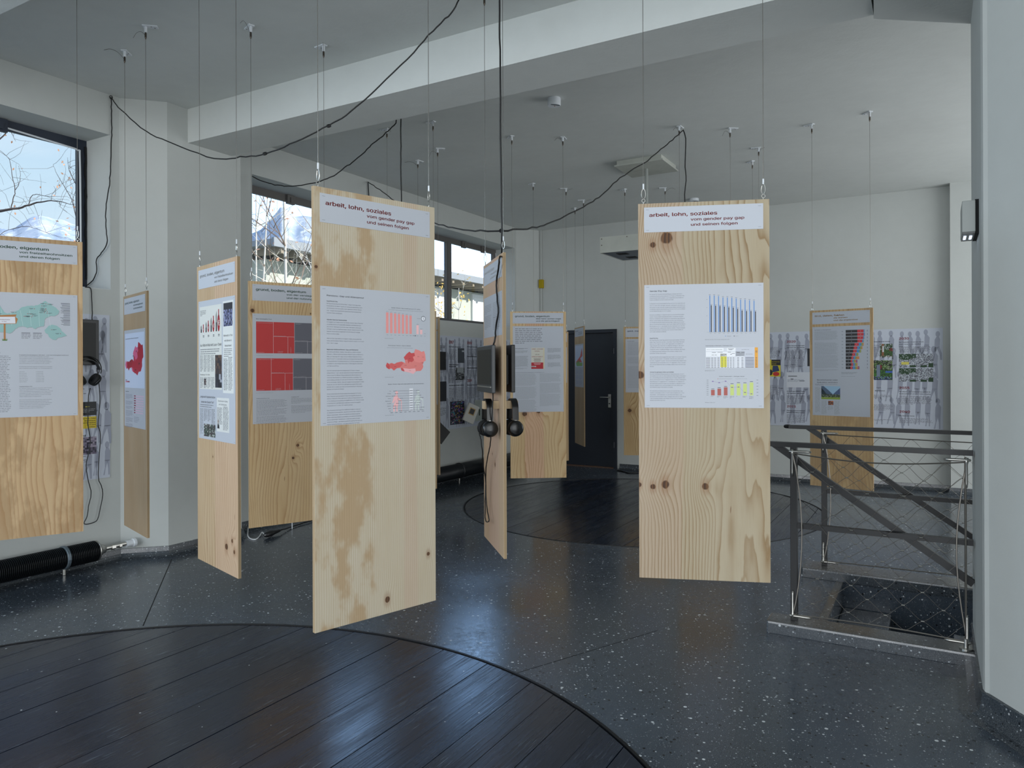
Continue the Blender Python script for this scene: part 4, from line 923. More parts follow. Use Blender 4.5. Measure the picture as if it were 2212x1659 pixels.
def tyrol(cv):          # map of second homes
    T = (140, 178, 176); W = cv.W
    cv.frame(.010, .018, W - .028, .262, (190, 194, 200)); cv.L = 1
    main = [(.03,.13),(.045,.095),(.075,.088),(.10,.075),(.125,.06),(.135,.07),(.15,.10),(.165,.108),(.185,.105),(.20,.095),(.215,.088),(.225,.075),(.25,.066),(.28,.064),(.30,.058),(.315,.048),(.33,.035),(.34,.045),(.355,.05),(.36,.062),(.375,.068),(.39,.085),(.385,.105),(.37,.115),(.35,.115),(.335,.125),(.325,.135),(.325,.16),(.32,.17),(.30,.175),(.285,.185),(.27,.175),(.25,.18),(.235,.172),(.215,.175),(.20,.185),(.19,.20),(.175,.21),(.15,.205),(.11,.20),(.07,.18),(.04,.16)]
    rr = random.Random(2); jag = []
    for i, p in enumerate(main):
        q = main[(i + 1) % len(main)]
        for k in range(3): jag.append((p[0] + (q[0] - p[0]) * k / 3 + rr.uniform(-.0016, .0016), p[1] + (q[1] - p[1]) * k / 3 + rr.uniform(-.0016, .0016)))
    cv.cpoly([(x + .002, y + .002) for x, y in jag], (150, 152, 158)); cv.L = 2; cv.cpoly(jag, T)
    east = [(.325,.19),(.345,.165),(.36,.16),(.38,.165),(.395,.178),(.40,.19),(.41,.20),(.425,.215),(.40,.225),(.385,.228),(.375,.24),(.36,.238),(.345,.225),(.34,.21),(.33,.205)]
    cv.L = 1; cv.cpoly([(x + .002, y + .002) for x, y in east], (150, 152, 158)); cv.L = 2; cv.cpoly(east, T); cv.L = 3
    for i in range(7): # district borders
        x = .10 + i * .04; cv.poly([(x, .09), (x + .001, .09), (x + .012 - .004 * (i % 3), .17), (x + .011 - .004 * (i % 3), .17)], (196, 214, 212))
    r = random.Random(8)
    for (x, y) in ((.33, .05), (.34, .053), (.312, .062), (.28, .078), (.33, .075), (.327, .08), (.332, .083), (.326, .088), (.337, .091), (.323, .097), (.335, .099), (.20, .10), (.25, .105), (.265, .107), (.24, .118), (.235, .119), (.272, .115), (.268, .12), (.355, .185), (.395, .205), (.12, .11), (.14, .13)):
        cv.rect(x, y, .0032, .0032, (150, 26, 34)); s = r.choice((-1, 1)); cv.rect(x + (.006 if s > 0 else -.022), y - .0005, .018, .0016, (60, 70, 74)); cv.rect(x + (.006 if s > 0 else -.018), y + .0025, .011, .0014, (80, 92, 94))
    # wooden signpost
    B = (168, 112, 58); cv.L = 4
    cv.poly([(.115, .12), (.205, .112), (.20, .125), (.21, .135), (.203, .16), (.12, .165)], B); cv.rect(.150, .16, .008, .085, B); cv.L = 5
    cv.poly([(.105, .128), (.198, .124), (.2, .158), (.108, .162)], (216, 216, 222)); cv.L = 6; cv.text(.152, .142, 'Freizeitwohnsitze', .0085, (150, 40, 44), .01, align='c'); cv.text(.152, .152, 'in Tirol', .0085, (150, 40, 44), .01, align='c'); cv.L = 4
    for i in range(14): cv.poly([(.144 + i * .0014, .248), (.146 + i * .0014, .248), (.143 + i * .0018, .236)], (84, 130, 60))
    cv.L = 3
    for (y, n) in ((.045, 8), (.085, 10), (.135, 6)):
        for i in range(n):
            w = r.uniform(.028, .046); cv.rect(W - .034 - w, y + i * .0052, w, .0021, (60, 64, 74) if i == 0 else GRY)
    for x, n in ((.225, 6), (.275, 6)): cv.rect(x, .205, .038, .0024, BLK); cv.bars(x, .211, .042, n, .0045, GRY, n)
    cv.L = 0
    c2 = .215
    cv.text(.135, .312, 'Freizeitwohnsitze und', .0072, BLK, .016, align='r')
    T1 = ['Freizeitwohnsitzabgabe: Mindest- und Höchstabgabenspielraum', 'Seit 2020 besteht für die Gemeinden die Möglichkeit, eine Freizeit-', 'wohnsitzabgabe einzuheben, wobei die Staffelung der Abgabenhöhe kritisch', 'zu hinterfragen ist. 2021 betrugen die Einnahmen aller Gemeinden in', 'Tirol insgesamt 7,9 Millionen Euro, was bei 16.389 legalen Freizeitwohn-', 'sitzen durchschnittlich pro Jahr und Wohnsitz Euro 484,– ausmacht.', '', 'Der Gemeinderat hat bei der Abgabenfestsetzung eine vom Landesgesetz-', 'geber vorgegebenen möglichen Mindest- bzw. Höchstabgabenspielraum:', '']
    T2 = ['Freizeitwohnsitze in Tirol', 'Der Trend nach Freizeitwohnsitzen hat in den letzten Jahren in Tirol stark', 'zugenommen. Aktuell bestehen in Tirol nach Erhebungen des Land', 'Tirols 16.389 Freizeitwohnsitze, das entspricht ca. 4,1 % aller ca. 396.000', 'vorhandenen Wohnungen in Tirol. Darüber hinaus wird nach Schätzun-', 'gen davon ausgegangen, dass es zusätzlich noch rund 10.000 weitere', '„illegale“ Freizeitwohnsitze in Tirol geben könnte.', '', 'Was auf den ersten Blick nicht so viel klingen mag, ist jedoch bei näherer', 'Betrachtung einzelner Gemeinden oder bestimmter Regionen über-', 'raschend. Mit einer Freizeitwohnsitzquote von über 28 % steht die kleine', 'Gemeinde Hinterhornbach, welche sich im Bezirk Reutte befindet, an', 'vorderster Front, knapp vor dem Bezirk Kitzbühel mit einer', 'Freizeitwohnsitzquote von über 14 % Spitzenreiter ist.']
    cv.text(c2, .322, T1[0], .0068, BLK, .018, width=.218); cv.para(c2, .3308, T1[1:], .0066, .0086, (62, 66, 76))
    for i, (p, q) in enumerate((('unter 30 m²', '€ 100 bis € 240'), ('30 m² bis 60 m²', '€ 200 bis € 480'), ('60 m² bis 90 m²', '€ 290 bis € 700'), ('90 m² bis 150 m²', '€ 420 bis € 1.000'), ('150 m² bis 200 m²', '€ 590 bis € 1.400'), ('200 m² bis 250 m²', '€ 760 bis € 1.800'), ('mehr als 250 m²', '€ 920 bis € 2.200'))):
        cv.text(c2, .4085 + i * .0086, p, .0066, (62, 66, 76), sx=.9); cv.text(c2 + .072, .4085 + i * .0086, q, .0066, (62, 66, 76), sx=.9)
    cv.text(c2, .4845, T2[0], .0068, BLK, .018); cv.para(c2, .4930, T2[1:], .0066, .0086, (62, 66, 76))
    cv.bars(.026, .325, .155, 35, .0086, (84, 88, 98), 5, .3)
FW = ('von freizeitwohnsitzen', 'und deren folgen')
add('left', (-2.735, 3.632), (-2.30, 3.92), 2.183, 'plywood panel cut off by the left edge, with teal map of second homes', WP1, (.0142, .0798, head(GE, *FW, GRN, .2165, .324, .234, .177)), [(.185, .598, tyrol)])

def redmap(cv):
    W = cv.W; cv.rect(.02, .022, W - .04, .36, (196, 206, 226)); cv.L = 1; cv.text(.03, .06, 'Leerstandsquoten in Österreichs Bundesländern', .012, BLK, .014, width=.3)
    austria(cv, .026, .085, .41, .215, [(172, 40, 56), (166, 36, 52), (158, 38, 50), (206, 96, 132), (176, 44, 60)], .003, 9); cv.L = 4
    for (x, y) in ((.14, .20), (.20, .17), (.27, .14), (.33, .12), (.33, .22), (.25, .26)): cv.rect(x, y, .03, .003, BLK); cv.rect(x, y + .006, .022, .003, BLK)
    cv.rect(.03, .33, .035, .004, BLK)
    for i in range(8): cv.rect(.03 + i * .012, .338, .012, .008, (214 - i * 12, 130 - i * 16, 150 - i * 16))
    cv.L = 0; cv.text(.03, .41, 'Mangelware Wohnen', .011, BLK, .014)
    for k, n in enumerate((5, 4, 3, 6, 5, 4)): cv.bars(.03, .425 + (0, .045, .08, .108, .156, .196)[k], .17, n, .0068, (120, 124, 144), k, .5)
    for i in range(8): cv.rect(.225, .43 + i * .0155, .04 if i < 5 else .03, .0075, (138, 60, 76)); cv.rect(.265 if i < 5 else .255, .43 + i * .0155, .17 if i % 4 else .18, .0075, (206, 178, 196))
    cv.bars(.225, .57, .12, 4, .01, (120, 124, 144), 6, .4)
add('second', (-2.636, 4.964), (-2.286, 4.576), 1.993, 'narrow looking dark plywood panel with red map, near the chamfered wall', WP2, (.012, .081, head(GE, 'vom wohnungsbestand', 'und den leerständen', (60, 84, 84), .2165, .324, .21, .2)), [(.15, .563, redmap)])

def press(cv):
    W = cv.W; PP = (206, 206, 200); K = (84, 86, 90)
    cv.rect(.018, .03, .292, .43, PP); cv.rect(.325, .02, .13, .455, (212, 213, 210)); cv.L = 1
    for i, h in enumerate((.05, .07, .095, .13)):
        x = .04 + i * .068; cv.ell(x + .028, .165 - h * .32, .013 * (.6 + i * .22), h * .34, (150, 28, 38), 14); cv.rect(x + .022, .165 - h * .85, .011, h * .3, (150, 28, 38)); cv.L = 2; cv.text(x + .028, .165 - h * .22, '€', h * .4, (220, 216, 208), .02, align='c'); cv.L = 1
        cv.poly([(x - .008, .165), (x - .012, .165 - h * .6), (x, .165 - h * .8), (x + .008, .165 - h * .55), (x + .006, .165)], (130, 134, 130)); cv.rect(x - .01, .165 - h * .35, .016, h * .35, (58, 60, 66)); cv.rect(x + .02, .18, .02, .004, K); cv.rect(x + .02, .187, .02, .003, K)
    cv.bars(.025, .05, .08, 4, .008, K, 3)
    cv.text(.022, .238, 'Aus Hütte im Wald wird Luxus-Chalet', .026, (46, 46, 50), .01, width=.285)
    cv.bars(.025, .252, .275, 3, .011, K, 5)
    for c in range(4): cv.bars(.022 + c * .05, .285, .043, 13, .0066, K, c, .5, .02)
    cv.photo(.225, .285, .085, .165, [(38, 34, 40), (70, 52, 48), (96, 70, 58), (46, 44, 54), (120, 118, 124), (30, 28, 30)], 7, 12, 6, lambda u, v, r: (150, 152, 160) if (u > .55 and .5 < v < .8 and r.random() < .7) else r.choice([(52, 42, 40), (92, 70, 56), (40, 36, 42), (70, 56, 50)]) if v < .55 else r.choice([(30, 30, 34), (44, 44, 52), (20, 20, 24)]))
    cv.text(.022, .388, 'Neuregelung auf 17 Ein-Sitzen', .012, (46, 46, 50), .012, width=.13)
    for c in range(4): cv.bars(.022 + c * .05, .398, .043, 9, .0066, K, c + 9, .5, .02)
    cv.photo(.073, .405, .03, .033, [(70, 60, 60), (140, 110, 96), (40, 40, 46)], 4, 5, 3)
    cv.photo(.333, .03, .112, .115, [(34, 36, 60), (70, 74, 110), (110, 116, 150), (26, 28, 44), (52, 54, 84)], 14, 14, 8, lambda u, v, r: (22, 24, 36) if v < .25 else r.choice([(44, 46, 76), (96, 102, 140), (30, 32, 52), (130, 136, 168)]))
    cv.text(.388, .195, 'Wohnsitz in Tirol', .018, (46, 46, 50), .01, width=.11, align='c'); cv.text(.388, .22, 'mit Adresse in', .018, (46, 46, 50), .01, width=.09, align='c'); cv.text(.388, .245, 'Deutschland', .018, (46, 46, 50), .01, width=.08, align='c')
    cv.bars(.338, .255, .1, 5, .009, K, 7); cv.bars(.334, .305, .05, 24, .0066, K, 10, .5, .02); cv.bars(.392, .298, .05, 25, .0066, K, 11, .5, .02)
    cv.L = 0; cv.text(.018, .505, '„Angina bei Freizeitwohnsitzen', .02, (46, 46, 50), .01, width=.205); cv.text(.03, .532, 'schadet dem Standort Tirol“', .02, (46, 46, 50), .01, width=.175); cv.bars(.02, .54, .2, 2, .01, K, 20)
    for c in range(4): cv.bars(.018 + c * .052, .562, .045, 10 if c in (1, 2) else 19, .0066, K, c + 30, .5, .02)
    cv.photo(.07, .64, .155, .065, [(90, 100, 92), (60, 66, 64), (150, 156, 150), (70, 50, 56), (44, 60, 50)], 14, 9, 12); cv.bars(.018, .69, .045, 2, .0066, K, 44)
    cv.rect(.245, .5, .155, .17, (208, 209, 206)); cv.L = 1; cv.text(.32, .52, 'Bürgermeister im Spring', .015, (80, 82, 88), .004, width=.12, align='c'); cv.text(.32, .537, 'am Schützplatz', .015, (80, 82, 88), .004, width=.1, align='c')
    cv.bars(.25, .55, .065, 14, .0066, K, 51, .5, .02); cv.bars(.325, .543, .068, 18, .0066, K, 52, .5, .02); cv.ell(.262, .62, .006, .009, (150, 120, 104)); cv.poly([(.25, .655), (.252, .636), (.262, .63), (.275, .64), (.278, .655)], (32, 32, 38))
add('third', (-1.675, 3.893), (-1.318, 3.512), 2.042, 'knotty plywood panel carrying newspaper clippings with red money bags', WP3, (.014, .078, head(GE, *FW, (124, 122, 116), .2165, .324, .234, .177)), [(.12, .584, press)])

def treemap(cv):
    R1, G1, WH = (186, 44, 44), (92, 92, 102), (214, 208, 212); cv.text(.022, .036, 'Das versiegelte Tirol', .0105, BLK, .018, width=.098)
    for (y, h, s) in ((.05, .200, 0), (.282, .205, 1)):
        a = .245 if not s else .235
        cv.rect(.022, y, a, h, R1); cv.rect(.022 + a + .002, y, .135, h, G1); cv.rect(.022 + a + .139, y, .012, h * .55, (196, 84, 34)); cv.rect(.022 + a + .139, y + h * .55, .012, h * .25, (60, 130, 50)); cv.rect(.022 + a + .139, y + h * .8, .012, h * .2, (50, 104, 168)); cv.rect(.022 + a + .153, y, .03, h, (88, 140, 72)); cv.L = 1
        cv.rect(.13 - s * .014, y, .0012, h, WH); cv.rect(.13 - s * .014, y + h * .46, a - .108 + s * .014, .0012, WH); cv.rect(.224 - s * .02, y + h * .46, .0012, h * .54, WH)
        cv.rect(.024 + a, y + h * .6, .135, .0012, WH); cv.rect(.024 + a + .085, y + h * .6, .0012, h * .4, WH)
        cv.text(.025, y + .009, 'Siedlungsfläche innerhalb Baulandwidmung 57 %', .0066, WH, .008); cv.text(.025, y + h - .004, 'Wohnnutzung 25,2 %', .0066, WH, .01); cv.text(.134 - s * .014, y + h * .45, 'gemischte bauliche Nutzung 13,7 %', .0066, WH, .008)
        cv.text(.175 - s * .014, y + h - .011, 'sonstige bauliche', .0062, WH, .008, align='c'); cv.text(.175 - s * .014, y + h - .004, 'Nutzung 12,0 %', .0062, WH, .008, align='c'); cv.text(.245 - s * .01, y + h - .004, 'Betriebsgebiet 5 %', .006, WH, .008, rot=-pi / 2)
        cv.text(.028 + a, y + .009, 'Verkehrsfläche 31 %', .006, WH); cv.text(.028 + a, y + h * .58, 'Gemeinde- und sonstige Straßen 19,9 %', .0062, WH, .006); cv.text(.028 + a, y + h - .004, 'Landesstraße B+L 5,2 %', .006, WH, .006)
        cv.L = 0; cv.text(.02, y + h + .015, 'Nicht versiegelte Böden © Land Tirol/Gogl, AKTIROL, 2021', .0055, GRY)
    cv.text(.022, .538, 'Flächeninanspruchnahme in Tirol', .0075, BLK, .018); cv.text(.245, .534, 'Versiegelung in Tirol', .0075, BLK, .018)
    for k, n in enumerate((8, 6, 7)): cv.bars(.022, .546 + (0, .063, .113)[k] * .92, .2, n, .0072, (110, 114, 124), k, .36)
    for k, n in enumerate((5, 6, 1)): cv.bars(.245, .542 + (0, .05, .098)[k] * .92, .2, n, .0072, (110, 114, 124), k + 5, .36)
add('fourth', (-1.648, 4.577), (-1.227, 4.887), 2.052, 'wavy grained plywood panel with red and grey treemap, half behind the nearest panel', WP4, (.0116, .078, head(GE, 'von der versiegelung', 'und der nutzung', GRN, .2165, .324, .222, .17)), [(.131, .58, treemap)])

def plain_text(rows, c=GRY, lead=.0066, seed=1, title=None, x2=.25, w=.19):
    def fn(cv):
        if title: cv.text(.022, .03, title, .01, BLK, .016)
        for (x, y, n) in rows: cv.bars(x, y, w, n, lead, c, seed + int(x * 900 + y * 900), .4)
    return fn
add('side', (-.163, 4.204), (-.044, 3.696), 2.085, 'plywood panel seen nearly edge on, carrying a screen and headphones on both faces', WP7, (.012, .077, head('geld, macht, macht', 'vom reichtum', 'und seinen folgen', (186, 180, 172), .188, .26, .19, .18)), [(.1225, .268, plain_text([(.02, .045, 6), (.02, .105, 9), (.25, .045, 10), (.25, .125, 8)], (128, 130, 140), .0085))], [(.05, .35, None)])

def bookp(cv):
    W = cv.W; cv.bars(.022, .022, .27, 9, .0165, (92, 94, 104), 3, .36, .03, .1)
    cv.bars(.022, .135 + .07, .13, 2, .006, BLK, 2); cv.bars(.022, .215 + .012, .12, 4, .0062, GRY, 3); cv.bars(.022, .265 + .012, .125, 17, .0062, GRY, 4); cv.bars(.022, .39, .12, 2, .0062, GRY, 5)
    for i, y in enumerate((.205, .267, .34)): cv.bars(.325, y, .128, 7, .0062, GRY, 8 + i)
    x, y, w, h = .172, .2, .112, .197
    cv.rect(x, y, w + .012, h, (206, 196, 166)); cv.L = 1; cv.rect(x, y, w, h * .7, (202, 198, 186)); cv.rect(x, y + h * .7, w, h * .3, (172, 24, 36)); cv.rect(x, y + h * .86, .045, .011, (226, 222, 220)); cv.L = 2
    cv.text(x + w / 2, y + .017, 'HANS-JOCHEN', .017, (150, 34, 40), .014, width=w * .94, align='c'); cv.text(x + w / 2, y + .037, 'VOGEL', .017, (150, 34, 40), .014, width=w * .44, align='c'); cv.text(x + w / 2, y + .068, 'MEHR', .017, (92, 84, 76), .004, width=w * .34, align='c'); cv.text(x + w / 2, y + .088, 'GERECHTIGKEIT!', .016, (160, 34, 40), .014, width=w * .94, align='c')
    for i in range(4): cv.rect(x + w * .2 + .004 * (i % 2), y + .1 + i * .009, w * .6 - .008 * (i % 2), .0036, (104, 90, 80))
    cv.rect(x + w * .2, y + h * .74, w * .6, .003, (214, 190, 190)); cv.rect(x + w * .25, y + h * .78, w * .5, .003, (214, 190, 190)); cv.L = 0
    cv.text(.022, .432, 'Antrag an den Münchner Gemeinderat, 18. November 1972', .0082, BLK, .014, width=.27)
    for k, n in enumerate((18, 18, 19)): cv.bars(.022, .44 + (0, .125, .245)[k], .205, n, .0064, (132, 136, 146), k + 20)
    for k, n in enumerate((13, 15, 18)): cv.bars(.25, .44 + (0, .092, .192)[k], .205, n, .0064, (132, 136, 146), k + 30)
add('book', (-.016, 6.795), (.505, 6.830), 2.025, 'plywood panel with a red and cream book cover on its poster', WP8, (.0075, .072, head(GE, 'über hans-jochen vogel', 'und die gerechtigkeit', (46, 66, 54), .2165, .324, .2355, .222)), [(.088, .602, bookp)])

def tri(cv):
    cv.rect(.02, .02, .43, .28, (196, 208, 230)); cv.L = 1
    cv.cpoly([(.05, .24), (.30, .16), (.40, .05), (.42, .16), (.30, .19), (.40, .24)], (206, 86, 84)); cv.cpoly([(.06, .25), (.24, .21), (.27, .245), (.42, .245), (.42, .29), (.10, .29)], (132, 176, 92)); cv.L = 0
    for i in range(3): cv.bars(.03, .34 + i * .07, .18, 7, .008, (140, 150, 190), i); cv.bars(.25, .34 + i * .07, .18, 7, .008, (140, 150, 190), i + 5)
add('narrow', (.849, 9.905), (.923, 9.389), 2.037, 'plywood panel seen nearly edge on before the black door', WPX, (.01, .08, head('geld, macht', 'vom vermögen', 'und der verteilung', BLU, .2, .18, .2, .2)), [(.145, .51, tri)])
add('behind_right', (1.348, 8.84), (1.868, 8.78), 1.992, 'far plywood panel with two dark knots, half behind the large knotty panel', WP10, (.012, .08, head('geld, macht, macht', 'vom reichtum', 'und der armut', BLU, .2, .3, .2, .2)), [(.094, .51, plain_text([(.025, .04, 24), (.025, .22, 12), (.025, .33, 40)], (140, 144, 154), .0066, 3, 'Die Vermögensverteilung', w=.42))])

def votes(cv):
    cv.text(.018, .030, 'Die Wahlen und die Ergebnisse', .0088, BLK, .018, width=.14)
    for k, (y, n) in enumerate(((.04, 17), (.135, 1), (.142, 23), (.25, 25), (.376, 3))): cv.bars(.018, y, .205, n, .0046, (132, 136, 146), k)
    x0 = .28; segs = [(.094, .05, .008), (.095, .05, .009), (.095, .046, .009), (.095, .038, .01, .003), (.072, .033, .02, .012, .008), (.065, .028, .021, .014, .008), (.06, .028, .022, .014), (.052, .025, .01, .015), (.045, .018, .014, .01, .022), (.04, .014, .01, .012, .006, .012), (.045, .015, .014, .014, .008), (.038, .018, .02, .012, .01, .012)]
    cl = [(22, 16, 16), (200, 38, 46), (44, 132, 190), (140, 148, 48), (212, 126, 48), (150, 52, 104)]
    for i, sg in enumerate(segs):
        y = .036 + i * .0285; q = x0
        for j, w in enumerate(sg): cv.rect(q, y, w, .024, cl[j]); cv.L = 1; cv.rect(q + w / 2 - .001, y + .008, .002, .008, (190, 184, 184)); cv.L = 0; q += w
        cv.rect(x0 + .172, y + .004, .004, .014, GRY); cv.rect(.247, y + .01, .012, .003, GRY)
    cv.frame(.24, .02, .215, .395, (186, 190, 196)); cv.bars(.243, .40, .14, 3, .006, GRY, 5); cv.bars(.243, .435, .16, 1, .005, GRY, 6)
    cv.text(.125, .472, 'Bauverbotszonen sollen', .018, (48, 48, 52), .012, width=.175, align='c'); cv.text(.125, .493, 'Spekulation verhindern', .018, (48, 48, 52), .012, width=.175, align='c'); cv.bars(.022, .503, .2, 2, .008, GRY, 9)
    x, y, w, h = .075, .522, .158, .115
    cv.rect(x, y, w, h * .62, (150, 184, 208)); cv.L = 1; cv.poly([(x, y), (x + w * .12, y), (x + w * .38, y + h * .3), (x + w * .62, y + h * .62), (x, y + h * .62)], (72, 92, 116)); cv.poly([(x + w, y + h * .12), (x + w, y + h * .62), (x + w * .62, y + h * .62), (x + w * .78, y + h * .4)], (66, 84, 120)); cv.poly([(x, y + h * .1), (x + w * .2, y + h * .45), (x + w * .3, y + h * .62), (x, y + h * .62)], (50, 66, 60))
    cv.rect(x, y + h * .62, w, h * .22, (58, 72, 46)); cv.rect(x, y + h * .8, w, h * .2, (134, 156, 52)); cv.L = 2
    r = random.Random(4)
    for _ in range(60): cv.ell(x + r.uniform(.01, w - .01), y + h * r.uniform(.6, .84), .004, .003, r.choice([(40, 54, 34), (60, 76, 44), (150, 150, 144), (34, 44, 30)]), 6)
    cv.L = 0
    for c in range(4): cv.bars(.022 + c * .054, .532 if c == 0 else (.648 if c != 2 else .695), .046, (35 if c == 0 else (19 if c != 2 else 6)), .0064, (150, 154, 160), c + 40, .6, .02)
    cv.photo(.133, .65, .044, .036, [(30, 22, 20), (170, 100, 60), (120, 66, 44), (60, 36, 30)], 7, 6, 5)
add('votes', (2.651, 6.511), (3.046, 6.170), 1.999, 'mottled plywood panel behind the railing with stacked coloured election bars', WP12, (.011, .0785, head('tirol, daten, fakten', 'die wahlen', 'und die ergebnisse', GLD, .179, .247, .115, .199)), [(.094, .597, votes)])

add('sliver_near', (-1.14, 6.59), (-.668, 6.38), 2.0, 'plywood panel almost wholly hidden behind the nearest left panel', WPX, (.012, .08, None), None)
add('sliver', (-.985, 7.60), (-.72, 7.16), 2.005, 'plywood panel of which only a slim edge shows right of the nearest left panel', WPX, (.012, .08, None), [(.09, .556, plain_text([(.25, .04, 40)]))])
add('behind_book', (.24, 8.53), (.68, 8.81), 1.934, 'plywood panel hidden behind the book cover panel, its right edge showing', WPX, (.012, .08, None), [(.12, .395, None)])
add('hidden_a', (1.48, 6.53), (2.0, 6.60), 2.0, 'plywood panel wholly behind the large knotty panel, facing the viewer', WPX, (.012, .08, None), [(.1, .5, None)])
add('hidden_b', (2.52, 7.68), (2.42, 7.17), 2.0, 'plywood panel hidden behind the large knotty panel, turned edge on', WPX, (.012, .08, None), [(.1, .5, None)])

# ------------------------------------------------------------------ suspension cables
NAMES = {'front': 'nearest left pension gap panel', 'right': 'large knotty pay gap panel', 'left': 'panel cut by the left edge', 'second': 'narrow red map panel', 'third': 'newspaper clippings panel', 'fourth': 'red and grey treemap panel', 'side': 'edge on panel with screens', 'book': 'book cover panel', 'narrow': 'edge on panel before the door', 'behind_right': 'far dark knotted panel', 'votes': 'election bars panel', 'sliver_near': 'panel hidden behind the nearest one', 'sliver': 'slim edged panel beside the nearest one', 'behind_book': 'panel behind the book cover panel', 'hidden_a': 'front facing panel behind the large knotty one', 'hidden_b': 'turned panel behind the large knotty one'}
rc = random.Random(3)
def cable(p, zt, label, detail=True):
    pa = AB(p)[0]; CEIL = ZB if (1.53 < pa < 2.03 or 3.89 < pa < 4.385) else 3.66
    root = thing('suspension_cable', label, 'cable', (p.x, p.y, CEIL), group='steel cables holding the panels')
    an = rc.uniform(0, pi); off = Vector((cos(an), sin(an), 0))
    m = MB(); M = Matrix.Translation((p.x, p.y, 0)) @ Matrix.Rotation(an, 4, 'Z')
    m.bbox(-.018, .072, -.019, .019, CEIL - .008, CEIL, .002, M=M); m.box(.032, .038, -.012, -.006, CEIL - .0095, CEIL - .008, 1, M); m.box(.05, .056, .004, .010, CEIL - .0095, CEIL - .008, 1, M)
    m.build('ceiling_plate', [M_WHITEP, M_GRIP], root)
    m = MB(); m.lathe([(.0095, 0), (.0095, -.034), (.007, -.036)], (p.x, p.y, CEIL - .008), n=12); m.build('socket', M_WHITEP, root, smooth=False)
    m = MB(); m.lathe([(.0055, 0), (.0065, -.01), (.0065, -.03), (.003, -.042)], (p.x, p.y, CEIL - .044), n=10); m.build('cable_gripper', M_GRIP, root)
    m = MB(); m.tube([(p.x, p.y, CEIL - .08), (p.x, p.y, zt + .073)], .0013, 5); m.build('wire', M_WIRE, root)
    d = Vector((cos(an + 2.4), sin(an + 2.4), 0)); L = rc.uniform(.05, .16); q = Vector((p.x, p.y, CEIL - .062))
    m = MB(); m.tube(smooth_pts([q, q + d * L * .35 + Vector((0, 0, .035)), q + d * L * .7 + Vector((0, 0, .04)), q + d * L + Vector((0, 0, rc.uniform(-.02, .04)))], 4), .0012, 4); m.build('wire_tail', M_GRIP, root)
    m = MB(); m.lathe([(.0035, 0), (.0035, .022)], (p.x, p.y, zt + .062), n=8); m.build('ferrule', M_WHITEP, root)
    m = MB(); m.torus((p.x, p.y, zt + .042), .0085, .0016, (sin(an), cos(an), 0), 14, 5, sy=2.4); m.build('carabiner', M_STEEL, root)
    return root
for k, (L, R, zt) in PANELS.items():
    d = (R - L).normalized(); nrm = Vector((-d.y, d.x)) * PT / 2; c = (L + R) / 2
    for s, w in ((-1, 'left'), (1, 'right')):
        p = c + d * s * (PW / 2 - .022) + nrm
        cable(p, zt, 'steel cable at the %s corner of the %s' % (w, NAMES[k]))
